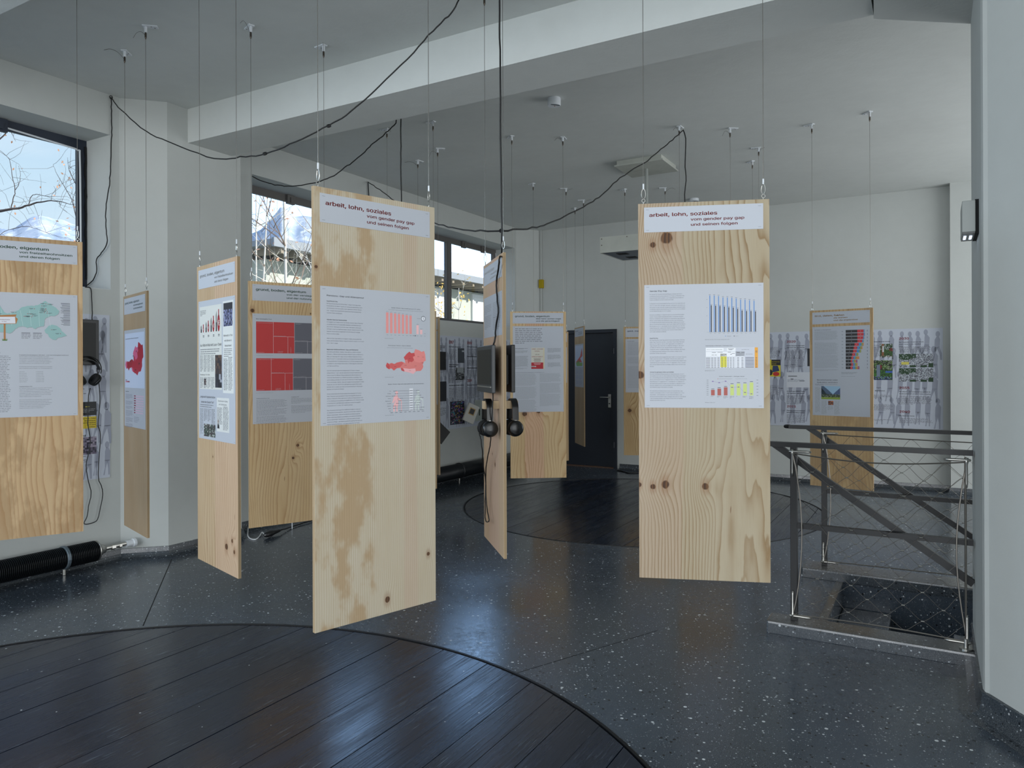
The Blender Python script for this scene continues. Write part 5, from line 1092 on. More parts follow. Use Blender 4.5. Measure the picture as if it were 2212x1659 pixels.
# ------------------------------------------------------------------ stair railings
def bar(m, p, q, w, h, mi=0):       # flat bar with its width w horizontal (along plan normal) and height h
    p, q = Vector(p), Vector(q); t = (q - p).normalized(); side = t.cross(Vector((0, 0, 1))).normalized(); up = side.cross(t).normalized()
    v = []
    for c in (p, q):
        for (a, b) in ((-1, -1), (1, -1), (1, 1), (-1, 1)): v.append(c + side * a * w / 2 + up * b * h / 2)
    m.add(v, [(3, 2, 1, 0), (4, 5, 6, 7), (0, 1, 5, 4), (1, 2, 6, 5), (2, 3, 7, 6), (3, 0, 4, 7)], mi)
def railing(a, label, b1, zm, netlabel, cond_end):
    b0 = -.69; ZT = 1.06
    root = thing('stair_railing', label, 'railing', P(a, b0, .068), group='railings along the stairwell')
    m = MB(); M = Matrix.Translation(P(a, b0, 0)) @ Matrix.Rotation(ROT_D2, 4, 'Z'); m.bbox(-.018, .018, -.02, .02, .068, ZT - .01, .002, M=M); m.build('post', M_RAIL, root)
    m = MB(); bar(m, P(a, -.93, ZT), P(a, b1, ZT), .045, .026); m.build('top_rail', M_RAIL, root)
    m = MB(); bar(m, P(a + .045, -.93, ZT - .004), P(a + .045, -.80, ZT - .004), .03, .024); bar(m, P(a + .045, -.806, ZT - .004), P(a + .045, b1, ZT - .02 - (b1 + .806) * .67), .03, .036)
    m.tube([P(a + .0, -.93, ZT)] + [P(a + .022 + .03 * sin(t), -.93 - .03 * cos(t), ZT) for t in (-1.1, -.5, 0, .5, 1.1)] + [P(a + .045, -.93, ZT)], .013, 8); m.build('sloping_handrail', M_RAIL, root)
    m = MB(); bar(m, P(a, b0 + .018, zm), P(a, b1, zm), .035, .028); m.build('middle_rail', M_RAIL, root)
    for z in (ZT - .06,):
        m = MB(); m.tube([P(a + .02, b0, z), P(a + .045, b0, z)], .008, 6); m.build('bracket', M_RAIL, root)
    # ---- cable net stretched in front of the railing
    an = a - .028; bl, bh = b0 - .005, (b1 - .03 if cond_end else b1); zl, zh = .105, 1.015
    net = thing('cable_net', netlabel, 'net', P(an, bl, zl), group='cable nets stretched along the stairwell')
    Lb = bh - bl
    def top(b): t = (b - bl) / Lb; return zh - .03 * sin(pi * min(1, t)) * (1 if cond_end else .6)
    def bot(b): t = (b - bl) / Lb; return zl + .012 * sin(pi * t)
    def pin(z): t = (z - zl) / (zh - zl); return bl + .05 * sin(pi * t) ** .8      # left border cable bows inwards
    def pot(z): t = (z - zl) / (zh - zl); return bh - (.045 * sin(pi * t) if cond_end else 0)
    m = MB(); m.tube([P(an, bl + Lb * t / 16, top(bl + Lb * t / 16)) for t in range(17)], .004, 6); m.build('border_cable', M_WIRE, net)
    m = MB(); m.tube([P(an, bl + Lb * t / 16, bot(bl + Lb * t / 16)) for t in range(17)], .004, 6); m.build('border_cable', M_WIRE, net)
    m = MB(); m.tube([P(an, pin(zl + (zh - zl) * t / 12), zl + (zh - zl) * t / 12) for t in range(13)], .004, 6); m.build('border_cable', M_WIRE, net)
    if cond_end: m = MB(); m.tube([P(an, pot(zl + (zh - zl) * t / 12), zl + (zh - zl) * t / 12) for t in range(13)], .004, 6); m.build('border_cable', M_WIRE, net)
    rows = 12; cw = .094; nc = max(2, int(round(Lb / cw))); nodes = {}
    rr = random.Random(int(a * 10))
    for i in range(rows + 1):
        for j in range(nc + 1):
            if (i + j) % 2: continue
            tz = i / rows; z0 = zl + (zh - zl) * tz; bb = pin(z0) + (pot(z0) - pin(z0)) * j / nc
            z = bot(bb) + (top(bb) - bot(bb)) * tz
            if 0 < i < rows and 0 < j < nc: z += rr.uniform(-.008, .008) - .018 * sin(pi * j / nc); bb += rr.uniform(-.008, .008)
            nodes[(i, j)] = P(an + rr.uniform(-.006, .006), bb, z)
    m = MB(); fm = MB()
    for (i, j), p in nodes.items():
        for di in (-1, 1):
            q = nodes.get((i + di, j + 1))
            if q is None: continue
            d = q - p; h = P(0, 1) * (abs(d.xy.length)) # leave and arrive nearly level, so each mesh is a soft diamond
            pts = []
            for t in (0, .15, .3, .5, .7, .85, 1):
                e = t * t * (3 - 2 * t); e = .55 * e + .45 * t; pts.append(p + Vector((d.x * t, d.y * t, d.z * e)))
            m.tube(pts, .0011, 4, cap=False)
        if 0 < i < rows and 0 < j < nc: fm.tube([p - P(0, .008), p + P(0, .008)], .0032, 6)
    tag(m.build('mesh_wires', M_MESHW, net), kind='stuff'); tag(fm.build('ferrules', M_STEEL, net), kind='stuff')
    for (b, z, s) in ((bl, zh + .01, 1), (bl, zl - .005, 1)) + (((bh, zh + .01, -1), (bh, zl - .005, -1)) if cond_end else ()):
        m = MB(); m.lathe([(.003, -.02), (.007, -.015), (.0075, 0), (.0075, .075), (.005, .1)], P(an, b, z), P(0, s), 10); m.build('terminal', M_STEEL, net, smooth=True)
        vz = -1 if z > .5 else 1
        m = MB(); m.lathe([(.009, -.012), (.009, .012), (.006, .02), (.0065, .12), (.004, .14)], P(an, b, z), (0, 0, vz), 10); m.build('terminal', M_STEEL, net, smooth=True)
    return root, net
_, net1 = railing(4.385, 'front black steel stair railing, its middle rail in front of the net of the other', .17, .605, 'slack steel cable net on the front stair railing', True)
m = MB(); m.lathe([(.03, 0), (.03, .006), (.011, .008), (.011, .05), (.006, .055)], P(4.357, .135, .068), n=18); m.build('foot_plate', M_STEEL, net1, smooth=False)
m = MB(); m.tube([P(4.357, .135, .11), P(4.357, .135, 1.04)], .0055, 8); m.build('end_rod', M_WIRE, net1)
railing(5.70, 'rear black steel stair railing on the far side of the stairwell', 1.9, .605, 'steel cable net on the rear stair railing', False)

# ------------------------------------------------------------------ fittings on walls and ceiling
lum = thing('wall_luminaire', 'grey box shaped wall light with four lit square lenses underneath, on the right pillar', 'lamp', P(4.05, .178, 2.18))
m = MB(); M = Matrix.Translation(P(3.92, .112, 0)) @ Matrix.Rotation(ROT_D2, 4, 'Z'); m.bbox(0, .052, .0, .25, 2.112, 2.255, .003, M=M); m.build('housing', M_GREYP, lum)
m = MB(); m.box(.050, .072, .012, .255, 2.105, 2.26, M=M); m.build('back_plate', M_DARK, lum)
m = MB(); m.box(.002, .05, .004, .246, 2.106, 2.113, M=M); m.build('lens_frame', flat('dark_lens_frame', (52, 56, 58), .3), lum)
for y in (.05, .16):
    for yy in (0, .045):
        for xx in ():
            pass
for (xx, yy) in ((.008, .03), (.008, .085), (.031, .03), (.031, .085)):
    m = MB(); m.box(xx, xx + .011, yy + .05, yy + .095, 2.103, 2.107, M=M); m.build('led_lens', M_LEDF, lum)
def detector(p, label, r=.053, h=.062, col=None):
    root = thing('smoke_detector', label, 'detector', p)
    m = MB(); m.lathe([(r * .96, 0), (r, -.006), (r, -h + .006), (r * .94, -h)], p, n=32); m.build('body', M_WHITEP, root)
    m = MB(); M = Matrix.Translation(p) @ Matrix.Rotation(.3, 4, 'Z'); m.box(-r * .7, r * .7, -r * .62, -r * .38, -h - .001, -h + .003, M=M); m.build('vent_slot', flat('dark_slot', (30, 52, 60), .5), root)
    m = MB(); m.lathe([(.004, 0), (.004, -.003)], Vector(p) + Vector((.005, -.002, -h)), n=8); m.build('indicator', flat('indicator', (150, 60, 40), .4), root)
detector(Vector((.345, 5.86, CEIL)), 'white cylindrical smoke detector on the ceiling beyond the long beam')
detector(Vector((2.34, 9.37, CEIL)), 'small white detector on the far ceiling, above the large knotty panel', .06, .035)
# light box on a rod
A = Vector((.925, 7.66)); D1, D2 = P(1, 0), P(0, 1); bz0, bz1 = 2.70, 2.865
pc = A + (D1 * .32 + D2 * .4).xy
pend = thing('pendant_light', 'pendant light of grey fibre cement box hanging on a rod from a square ceiling plate', 'lamp', (pc.x, pc.y, CEIL))
M = Matrix.Translation((A.x, A.y, 0)) @ Matrix.Rotation(ROT_D2, 4, 'Z')
m = MB(); W_, L_ = .8, .64; t = .014
m.box(0, W_, 0, t, bz0, bz1, M=M); m.box(0, W_, L_ - t, L_, bz0, bz1, M=M); m.box(0, t, t, L_ - t, bz0, bz1, M=M); m.box(W_ - t, W_, t, L_ - t, bz0, bz1, M=M); m.box(t, W_ - t, t, L_ - t, bz1 - .01, bz1, M=M); m.build('box', M_CONC, pend)
m = MB(); m.box(t, W_ - t, t, L_ - t, bz0 + .002, bz0 + .012, M=M); m.build('underside', M_LUMD, pend)
for i in range(3):
    for j in range(2):
        m = MB(); x, y = .13 + i * .24, .12 + j * .28; m.box(x, x + .11, y, y + .11, bz0 - .001, bz0 + .003, M=M); m.build('recess', M_DARK, pend)
for (x, z) in ((.02, bz1 - .02), (.02, bz0 + .08), (.3, bz1 - .02)):
    m = MB(); m.lathe([(.006, 0), (.006, .004)], M @ Vector((x, 0, z)), -P(1, 0), 8); m.build('screw', M_GRIP, pend)
m = MB(); m.tube([(pc.x, pc.y, bz1 - .005), (pc.x, pc.y, CEIL - .05)], .016, 12); m.build('rod', M_GREYP, pend)
m = MB(); Mp = Matrix.Translation((pc.x, pc.y, 0)) @ Matrix.Rotation(ROT_D2, 4, 'Z'); m.box(-.24, .24, -.24, .24, CEIL - .045, CEIL, M=Mp); m.box(-.26, .26, -.26, .26, CEIL - .06, CEIL - .045, M=Mp); m.build('ceiling_plate', M_CONC, pend)
# yellow box with conduit in the far left corner
yb = P(10.17, -5.335); yc = thing('junction_box', 'small yellow junction box on the conduit in the far left corner', 'box', (yb.x, yb.y, 2.82))
m = MB(); m.bbox(-.033, .033, -.03, .03, 2.75, 2.885, .008, M=Matrix.Translation((yb.x, yb.y, 0)) @ Matrix.Rotation(ROT_D2, 4, 'Z')); m.build('housing', M_YEL, yc)
m = MB(); q = P(10.175, -5.34); m.tube([(q.x, q.y, .1), (q.x, q.y, CEIL)], .010, 8); m.build('conduit', M_WALL, yc)

# ------------------------------------------------------------------ finned heating pipes along the window wall
def heater(a0, a1, b, z, label, ridge, end=None, r=.078, collars=()):
    root = thing('heating_pipe', label, 'radiator', P(a0, b, 0), group=None)
    m = MB(); m.tube([P(a0, b, z), P(a1, b, z)], r * (.86 if ridge else 1), 20); m.build('pipe', M_PIPE, root, smooth=True)
    if ridge:
        m = MB(); n = int((a1 - a0) / .0125)
        for i in range(n): a = a0 + .0125 * i; m.lathe([(r * .84, 0), (r, .002), (r, .0055), (r * .84, .0075)], P(a, b, z), P(1, 0), 22)
        tag(m.build('fins', M_PIPE, root), kind='stuff')
    for a in collars:
        m = MB(); m.lathe([(r, 0), (r * 1.09, .004), (r * 1.09, .022), (r, .026)], P(a, b, z), P(1, 0), 24); m.build('clamp', M_PIPE if not ridge else flat('worn_clamp', (92, 104, 112), .4, .3), root)
        m = MB(); m.tube([P(a + .013, b, z - r), P(a + .013, b, .002)], .011, 8); m.build('foot', M_STEEL, root)
    return root
hp = heater(-1.6, 3.215, -5.50, .128, 'black finned heating pipe along the wall under the near window', True, collars=(.6, 1.9, 2.97))
m = MB(); ax = P(1, 0); o = P(3.215, -5.50, .128)
m.lathe([(.075, 0), (.077, .006), (.06, .014), (.036, .05), (.03, .07)], o, ax, 20); m.build('end_cone', M_STEEL, hp, smooth=True)
m = MB(); m.tube([o + ax * .07, o + ax * .25 + Vector((0, 0, .006))], .016, 10); m.lathe([(.021, 0), (.021, .03)], o + ax * .12, ax, 6); m.lathe([(.02, 0), (.02, .02)], o + ax * .18, ax, 6); m.build('valve_pipe', M_STEEL, hp)
m = MB(); m.lathe([(.026, 0), (.026, .05), (.034, .055), (.034, .075)], o + ax * .24, ax, 16); m.build('wall_collar', M_WHITEP, hp)
heater(7.1, 9.75, -5.47, .14, 'black heating pipe along the wall under the far window', False, r=.095, collars=(8.05, 9.0))

# ------------------------------------------------------------------ screens and headphones
def monitor(label, M, w, h, bez, world=True, reflect=False, chin=.0):
    """M: local x right, y away from the viewer (front face at y=0), z up; centred"""
    root = thing('screen', label, 'screen', M.translation)
    m = MB(); m.bbox(-w / 2, w / 2, 0, .02, -h / 2, h / 2, .004, M=M); m.bbox(-w * .35, w * .35, .018, .034, -h * .35, h * .3, .005, M=M); m.build('housing', flat('screen_housing', (44, 48, 52), .35) if reflect else M_BLACKP, root)
    m = MB(); m.box(-w / 2 + bez, w / 2 - bez, -.0008, .001, -h / 2 + bez + chin, h / 2 - bez, M=M); m.build('display', M_LENS, root)
    if reflect: m = MB(); m.box(-w / 2 + bez, w / 2 - bez, -.003, .001, -h / 2 + bez * .8 + chin * .5, -h / 2 + bez * .8 + chin * .5 + .006, M=M); m.build('silver_strip', M_STEEL, root)
    m = MB(); m.box(-.04, .04, .034, .052, -.04, .04, M=M); m.build('wall_bracket', M_BLACKP, root)
    return root
pl = on_b(218, 740, -5.55); zc = pl.z; aR = AB(on_b(216, 740, -5.545))[0]
Mw = Matrix.Translation(P(aR - .27, -5.557, zc)) @ Matrix.Rotation(ROT_D1, 4, 'Z')
monitor('black screen on the window wall below the near window, half hidden by the left panel', Mw, .54, .345, .024)
sc_an = atan2(-.968, .25)      # along the edge on panel, left (far) to right (near)
pc7 = Vector((-.104, 3.95, 0))
nl = Vector((sin(sc_an), -cos(sc_an), 0))
def M7(s, off, z, flip=False):
    p = pc7 + Vector((cos(sc_an), sin(sc_an), 0)) * s + nl * off; p.z = z
    return Matrix.Translation(p) @ Matrix.Rotation(sc_an + (pi if flip else 0), 4, 'Z')
monitor('dark grey screen standing out from the left face of the edge on panel', M7(.045, .058, 1.495), .37, .247, .022, reflect=True, chin=.02)
monitor('screen on the right face of the edge on panel, seen from its side', M7(.02, -PT - .058, 1.497, True), .36, .247, .02)

def headphones(label, M, s=1.0, studio=False):
    """hung by the headband; M: origin at band top centre, x across the head, y front/back, z up"""
    root = thing('headphones', label, 'headphones', M.translation)
    def T(x, y, z): return M @ Vector((x * s, y * s, z * s))
    if studio:
        for y in (-.012, .012):
            m = MB(); m.tube([T(.088 * sin(t), y, -.088 + .088 * cos(t)) for t in [(-1.9 + 3.8 * k / 22) for k in range(23)]], .0035 * s, 6); m.build('wire_arch', M_BLACKP, root)
        m = MB(); vs = []
        for k in range(19):
            t = -1.45 + 2.9 * k / 18
            for y in (-.016, .016): vs.append(T(.079 * sin(t), y, -.100 + .075 * cos(t)))
        m.add(vs, [(2 * k, 2 * k + 1, 2 * k + 3, 2 * k + 2) for k in range(18)]); o = m.build('head_strap', M_BLACKP, root); sm = o.modifiers.new('s', 'SOLIDIFY'); sm.thickness = .004
    else:
        m = MB(); n = 24; prof = []
        for k in range(n + 1):
            t = -pi * .5 + pi * k / n; cx, cz = .052 * sin(t), -.062 + .062 * cos(t); ex, ez = .044 * sin(t), -.062 + .054 * cos(t)
            if k == 0 or k == n: pass
            prof.append([T(cx, -.017, cz), T(cx, .017, cz), T(ex, .017, ez), T(ex, -.017, ez)])
        pre = [[T(-.056, -.017, -.115), T(-.056, .017, -.115), T(-.048, .017, -.115), T(-.048, -.017, -.115)]]; post = [[T(.056, -.017, -.115), T(.056, .017, -.115), T(.048, .017, -.115), T(.048, -.017, -.115)]]
        prof = pre + prof + post
        m.add([v for q in prof for v in q], [(4 * k + i, 4 * k + 4 + i, 4 * k + 4 + (i + 1) % 4, 4 * k + (i + 1) % 4) for k in range(len(prof) - 1) for i in range(4)] + [(0, 1, 2, 3), tuple(4 * (len(prof) - 1) + i for i in (3, 2, 1, 0))]); m.build('headband', M_BLACKG, root)
        for sx in (-1, 1):
            m = MB(); m.box(-.004 * s, .004 * s, -.007 * s, .007 * s, -.008 * s, .008 * s, M=Matrix.Translation(T(sx * .053, 0, -.122)) @ M.to_3x3().to_4x4()); m.build('slider', M_STEEL, root)
    for sx in (-1, 1):
        tilt = .55 if studio else .12
        cz, cx = (-.158, .052) if studio else (-.158, .047)
        axv = (M.to_3x3() @ Vector((sx * cos(tilt), 0, -sin(tilt) * (1 if studio else -.5)))).normalized(); o = T(sx * cx, 0, cz)
        R = .043 * s
        m = MB(); m.lathe([(R * .7, .022 * s), (R * .95, .016 * s), (R, .006 * s), (R, 0)], o, axv, 28); m.build('ear_cup', M_BLACKG, root, smooth=True)
        m = MB(); m.lathe([(R * .98, 0), (R * 1.02, -.006 * s), (R * .95, -.018 * s), (R * .6, -.021 * s), (R * .5, -.012 * s)], o, axv, 28); m.build('ear_cushion', M_CUSH, root, smooth=True)
    return root
# studio headphones below the wall screen
hx = AB(on_b(197, 775, -5.52))[0]
Mh = Matrix.Translation(P(hx - .02, -5.535, on_b(197, 770, -5.53).z)) @ Matrix.Rotation(ROT_D1, 4, 'Z')
HP_STUDIO = headphones('black studio headphones with double wire arch hanging below the wall screen', Mh, 1.12, True)
# headphones on the edge on panel, hung over wooden pegs
pz = 1.5 - (872 - 795) * 3.74 / F
HPS = []
for off, flip, lb, ww in ((.0, False, 'left', 1), (-PT, True, 'right', -1)):
    M = M7(.135, off, pz, flip)
    m = MB(); m.bbox(-.022, .022, -.085, 0, -.03, .012, .002, M=M)
    Lm = ROOTS['side'].matrix_basis.inverted(); m.v = [tuple(Lm @ Vector(v)) for v in m.v]; m.build('peg', M_BLOCK, ROOTS['side'], local=True)
    Mq = M @ Matrix.Translation((0, -.06, .024)) @ Matrix.Rotation(radians(3), 4, 'Z')
    hpo = headphones('black closed headphones hanging on the %s face of the edge on panel' % lb, Mq, .98); HPS.append(hpo)
    if not flip:
        vs, fs = text_mesh('SONY'); tm = MB()
        cup = Mq @ Vector((.0465, 0, -.158)); axv = (Mq.to_3x3() @ Vector((cos(.12), 0, .5 * sin(.12)))).normalized(); rt = Vector((0, 0, 1)).cross(axv).normalized(); up_ = axv.cross(rt)
        tm.add([cup + axv * .0226 + rt * ((v[0] - 1.6) * .0062) + up_ * (v[1] * .006 - .004) for v in vs], fs); tag(tm.build('lettering', ink((176, 180, 184)), hpo), kind='stuff')
# ------------------------------------------------------------------ black supply cables
def cord(name, label, pts, r=.0035, k=6, wig=.003, mat=None, cat='cable', seed=1, extra=(), parent=None):
    p = smooth_pts(pts, k, wig, seed); m = MB(); m.tube(p, r, 7)
    if parent: return m.build('cord', mat or M_BLACKC, parent, smooth=True)
    if not extra: return tag(m.build(name, mat or M_BLACKC, smooth=True), label, cat)
    root = thing(name, label, cat, p[0]); m.build('lead', mat or M_BLACKC, root, smooth=True)
    for q in extra:
        m = MB(); m.lathe([(.009, -.01), (.011, 0), (.009, .012)], q, (.6, .5, .4), 8); m.build('tape_wrap', M_BLACKC, root)
    return root
WB = -5.595
h0 = on_b(240, 210, WB)
cord('black_cable', 'black cable swagged from the wall hook by the near window up to the ceiling', [h0, at(262, 238, 5.55), at(316, 283, 5.35), at(375, 311, 5.1), at(463, 342, 4.8), at(520, 339, 4.65), at(575, 332, 4.5), at(640, 306, 4.4), at(710, 271, 4.35), at(758, 240, 4.3), at(835, 172, 4.25), at(905, 100, 4.2), at(952, 50, 4.15), at(985, 14, 4.12), at(998, -22, 4.14), at(1000, -33, 4.14)], .0042, 5, .004, extra=(at(710, 272, 4.35), at(572, 332, 4.5)))
cord('black_cable', 'black cable hanging down the wall beside the near window to its sill', [h0, on_b(241, 245, WB), on_b(241, 270, WB), on_b(241, 300, WB), on_b(239, 360, WB), on_b(236, 400, WB), on_b(229, 450, WB), on_b(229, 490, WB), on_b(231, 525, -5.61), on_a(219, 546, 3.385), on_a(208, 562, 3.385), on_a(209, 585, 3.385), on_a(200, 606, 3.385), on_a(187, 617, 3.385)], .0042, 5, .002, seed=5)
m = MB(); hk = thing('cable_hook', 'small black hook high on the window wall carrying two cables', 'hook', h0); m.torus(h0, .012, .003, P(0, 1), 12, 5); m.build('loop', M_BLACKC, hk)
q0 = P(4.68, -1.42, CEIL); q0 = at(856, 225, 5.85); q0.z = CEIL
cord('black_cable', 'black cable sagging from behind the beam to the middle window head', [q0, at(856, 260, 5.85), at(840, 281, 5.95), at(805, 311, 6.1), at(793, 323, 6.15), at(760, 352, 6.3), at(745, 361, 6.35), at(722, 379, 6.4), at(694, 391, 6.45), at(640, 402, 6.6), at(600, 400, 6.7), at(575, 394, 6.75), at(545, 381, 6.85)], .0048, 5, .004, seed=2)
q1 = at(866, 225, 5.85); q1.z = CEIL
cord('black_cable', 'black cable dropping straight from behind the beam to the nearest panel', [q1, at(866, 300, 5.8), at(866, 360, 5.8), at(867, 440, 5.8), at(867, 520, 5.8)], .005, 4, .002, seed=3)
w4 = on_b(795, 393, -5.575)
cord('black_cable', 'black cable swagged from the window wall past the screen cable up to the ceiling', [w4, at(820, 410, 8), at(860, 440, 7.4), at(900, 466, 6.6), at(940, 482, 5.6), at(1000, 496, 4.6), at(1083, 498, 3.86), at(1150, 492, 4.3), at(1200, 477, 4.7), at(1258, 447, 5.1), at(1300, 421, 5.4), at(1340, 384, 5.7), at(1400, 346, 6.1), at(1440, 312, 6.35), at(1476, 281, 6.55)], .0048, 6, .004, seed=4, extra=(at(1083, 498, 3.86),))
cord('black_cable', 'black cable dropping from the ceiling hook behind the large knotty panel', [at(1476, 281, 6.55), at(1481, 300, 6.55), at(1480, 350, 6.55), at(1482, 390, 6.55), at(1479, 420, 6.55), at(1481, 470, 6.55)], .005, 4, .002, seed=6)
cord('black_cable', 'black cable dropping from the hook over the windows behind the nearest panel', [w4 + Vector((0, 0, 0)), on_b(797, 425, -5.57), on_b(797, 470, -5.57), on_b(799, 520, -5.57)], .006, 4, .002, seed=7)
def p7(x, y, off): # a point in front of the left face of the edge on panel
    u, v = uv(x, y); c = pc7 + nl * off; Y = (c.x * nl.x + c.y * nl.y) / (u / F * nl.x + nl.y); return at(x, y, Y)
tp = at(1079, -40, 3.83); tp.z = CEIL - .0
cord('black_cable', 'thick black cable from the ceiling down to the screen on the edge on panel', [tp, at(1079, 60, 3.83), at(1081, 130, 3.83), at(1081, 300, 3.83), at(1083, 420, 3.83), at(1084, 540, 3.83), p7(1079, 556, .03), p7(1077, 580, .02), p7(1073, 605, .015), p7(1073, 630, .015), p7(1076, 675, .015), p7(1071, 708, .015), p7(1070, 730, .02), p7(1066, 745, .03)], .0048, 4, .0012, seed=8)
cord('headphone_cord', 'looped black cord hanging from the headphones on the edge on panel', [p7(1065, 846, .04), p7(1064, 880, .05), p7(1060, 950, .05), p7(1056, 975, .05), p7(1050, 1010, .04), p7(1049, 1050, .03), p7(1048, 1100, .03), p7(1049, 1124, .03), p7(1055, 1127, .03), p7(1056, 1120, .03), p7(1051, 1090, .03), p7(1049, 1040, .035), p7(1043, 1000, .06), p7(1042, 975, .08), p7(1039, 950, .09), p7(1035, 936, .10)], .003, 5, .001, seed=9, parent=HPS[0])
cord('headphone_cord', 'looped black cord hanging from the studio headphones down the window wall', [on_b(195, 838, -5.57), on_b(191, 860, -5.575), on_b(190, 915, -5.585), on_b(195, 950, -5.59), on_b(190, 985, -5.59), on_b(186, 1005, -5.59), on_b(190, 1035, -5.59), on_b(197, 1065, -5.59), on_b(192, 1090, -5.59), on_b(188, 1115, -5.59), on_b(182, 1131, -5.59), on_b(195, 1131, -5.59), on_b(210, 1123, -5.59), on_b(216, 1100, -5.59), on_b(222, 1070, -5.59), on_b(219, 1050, -5.59), on_b(213, 1035, -5.59), on_b(213, 1005, -5.59), on_b(217, 940, -5.59), on_b(212, 915, -5.59), on_b(216, 860, -5.585), on_b(212, 815, -5.57), on_b(209, 795, -5.565)], .0034, 5, .001, seed=10, parent=HP_STUDIO)
cord('black_cable', 'black cable from the near window sill down to the wall screen', [on_b(180, 621, -5.62), on_b(195, 622, -5.602), on_b(198, 640, -5.597), on_b(199, 670, -5.595), on_b(199, 692, -5.585)], .0042, 4, .001, seed=11)
cord('floor_cord', 'black cord lying on the floor along the back wall, right of the door', [onz(1333, 1016, .008), onz(1345, 1018, .008), onz(1360, 1022, .008), onz(1385, 1021, .008), onz(1420, 1019, .008)], .009, 4, .002, seed=12)
pw = thing('power_socket', 'black cable coupling on the floor cove below the treemap panel', 'socket', onz(590, 1152, .03))
m = MB(); a_, b_ = onz(573, 1156, .03), onz(604, 1146, .03); m.tube([a_, a_ + (b_ - a_) * .1, a_ + (b_ - a_) * .4, a_ + (b_ - a_) * .6, b_], [.018, .024, .028, .02, .012], 10); m.build('coupling', M_BLACKP, pw, smooth=True)
cord('floor_cord', 'black cord running from the coupling along the floor cove', [b_, onz(630, 1138, .012), onz(665, 1127, .012), onz(720, 1112, .012), onz(800, 1090, .012)], .006, 4, .002, seed=13)
cord('white_cord', 'white power cord looping on the floor below the treemap panel', [on_b(536, 1140, -5.55), onz(535, 1155, .01), onz(540, 1163, .006), onz(552, 1165, .006), onz(561, 1158, .008), onz(566, 1150, .02), a_], .0055, 5, .0005, M_WHITEC, seed=14)
m = MB(); p0 = onz(631, 1142, 0); m.tube([p0, p0 + Vector((0, 0, .07))], .005, 8); tag(m.build('pipe_foot', M_WHITEP), 'short white rod standing on the floor below the treemap panel', 'rod')

# ------------------------------------------------------------------ printed timeline friezes on the walls
BGC = (196, 202, 214); SIL = (150, 155, 170)
def banner(label, o, rz, W, H, fn, name='timeline_banner'):
    root = thing(name, label, 'poster', o, rz, 'printed timeline friezes on the walls')
    m = MB(); m.box(0, W, -.003, 0, 0, H); s = m.build('sheet', flat('frieze_sheet', (188, 194, 206), .5), root, local=True)
    cv = CV(0, H, -.003, W, H); fn(cv); cv.build('print', s); return root
def crowd(cv, x0, x1, seed, rows=((.02, .36), (.22, .4), (.52, .4), (.83, .4)), keep=1.0, sp=.105):
    r = random.Random(seed)
    for y, h in rows:
        x = x0 + r.uniform(0, .05)
        while x < x1:
            if r.random() < keep: cv.person(x, y + r.uniform(-.01, .03), h * r.uniform(.82, 1.0), SIL, r.uniform(-.012, .012), r.uniform(.03, .13))
            x += sp * r.uniform(.75, 1.25)
KB = (30, 32, 38); TG = (104, 108, 120); YR = (140, 24, 34)
def col_text(cv, x, y, year, heads, w, n, seed, big=.062):
    if year: cv.text(x, y, year, big * .86, YR, .03, width=w * .48); y += .035
    for h in heads: cv.text(x, y + .012, h, .022, KB, .03, width=min(w * .95, .0125 * len(h))); y += .026
    cv.bars(x, y + .006, w, n, .0112, (84, 88, 100), seed, .42, .028, .15); return y + .006 + n * .0112
def bz(y, x=2037): return on_a(x, y, 10.19).z
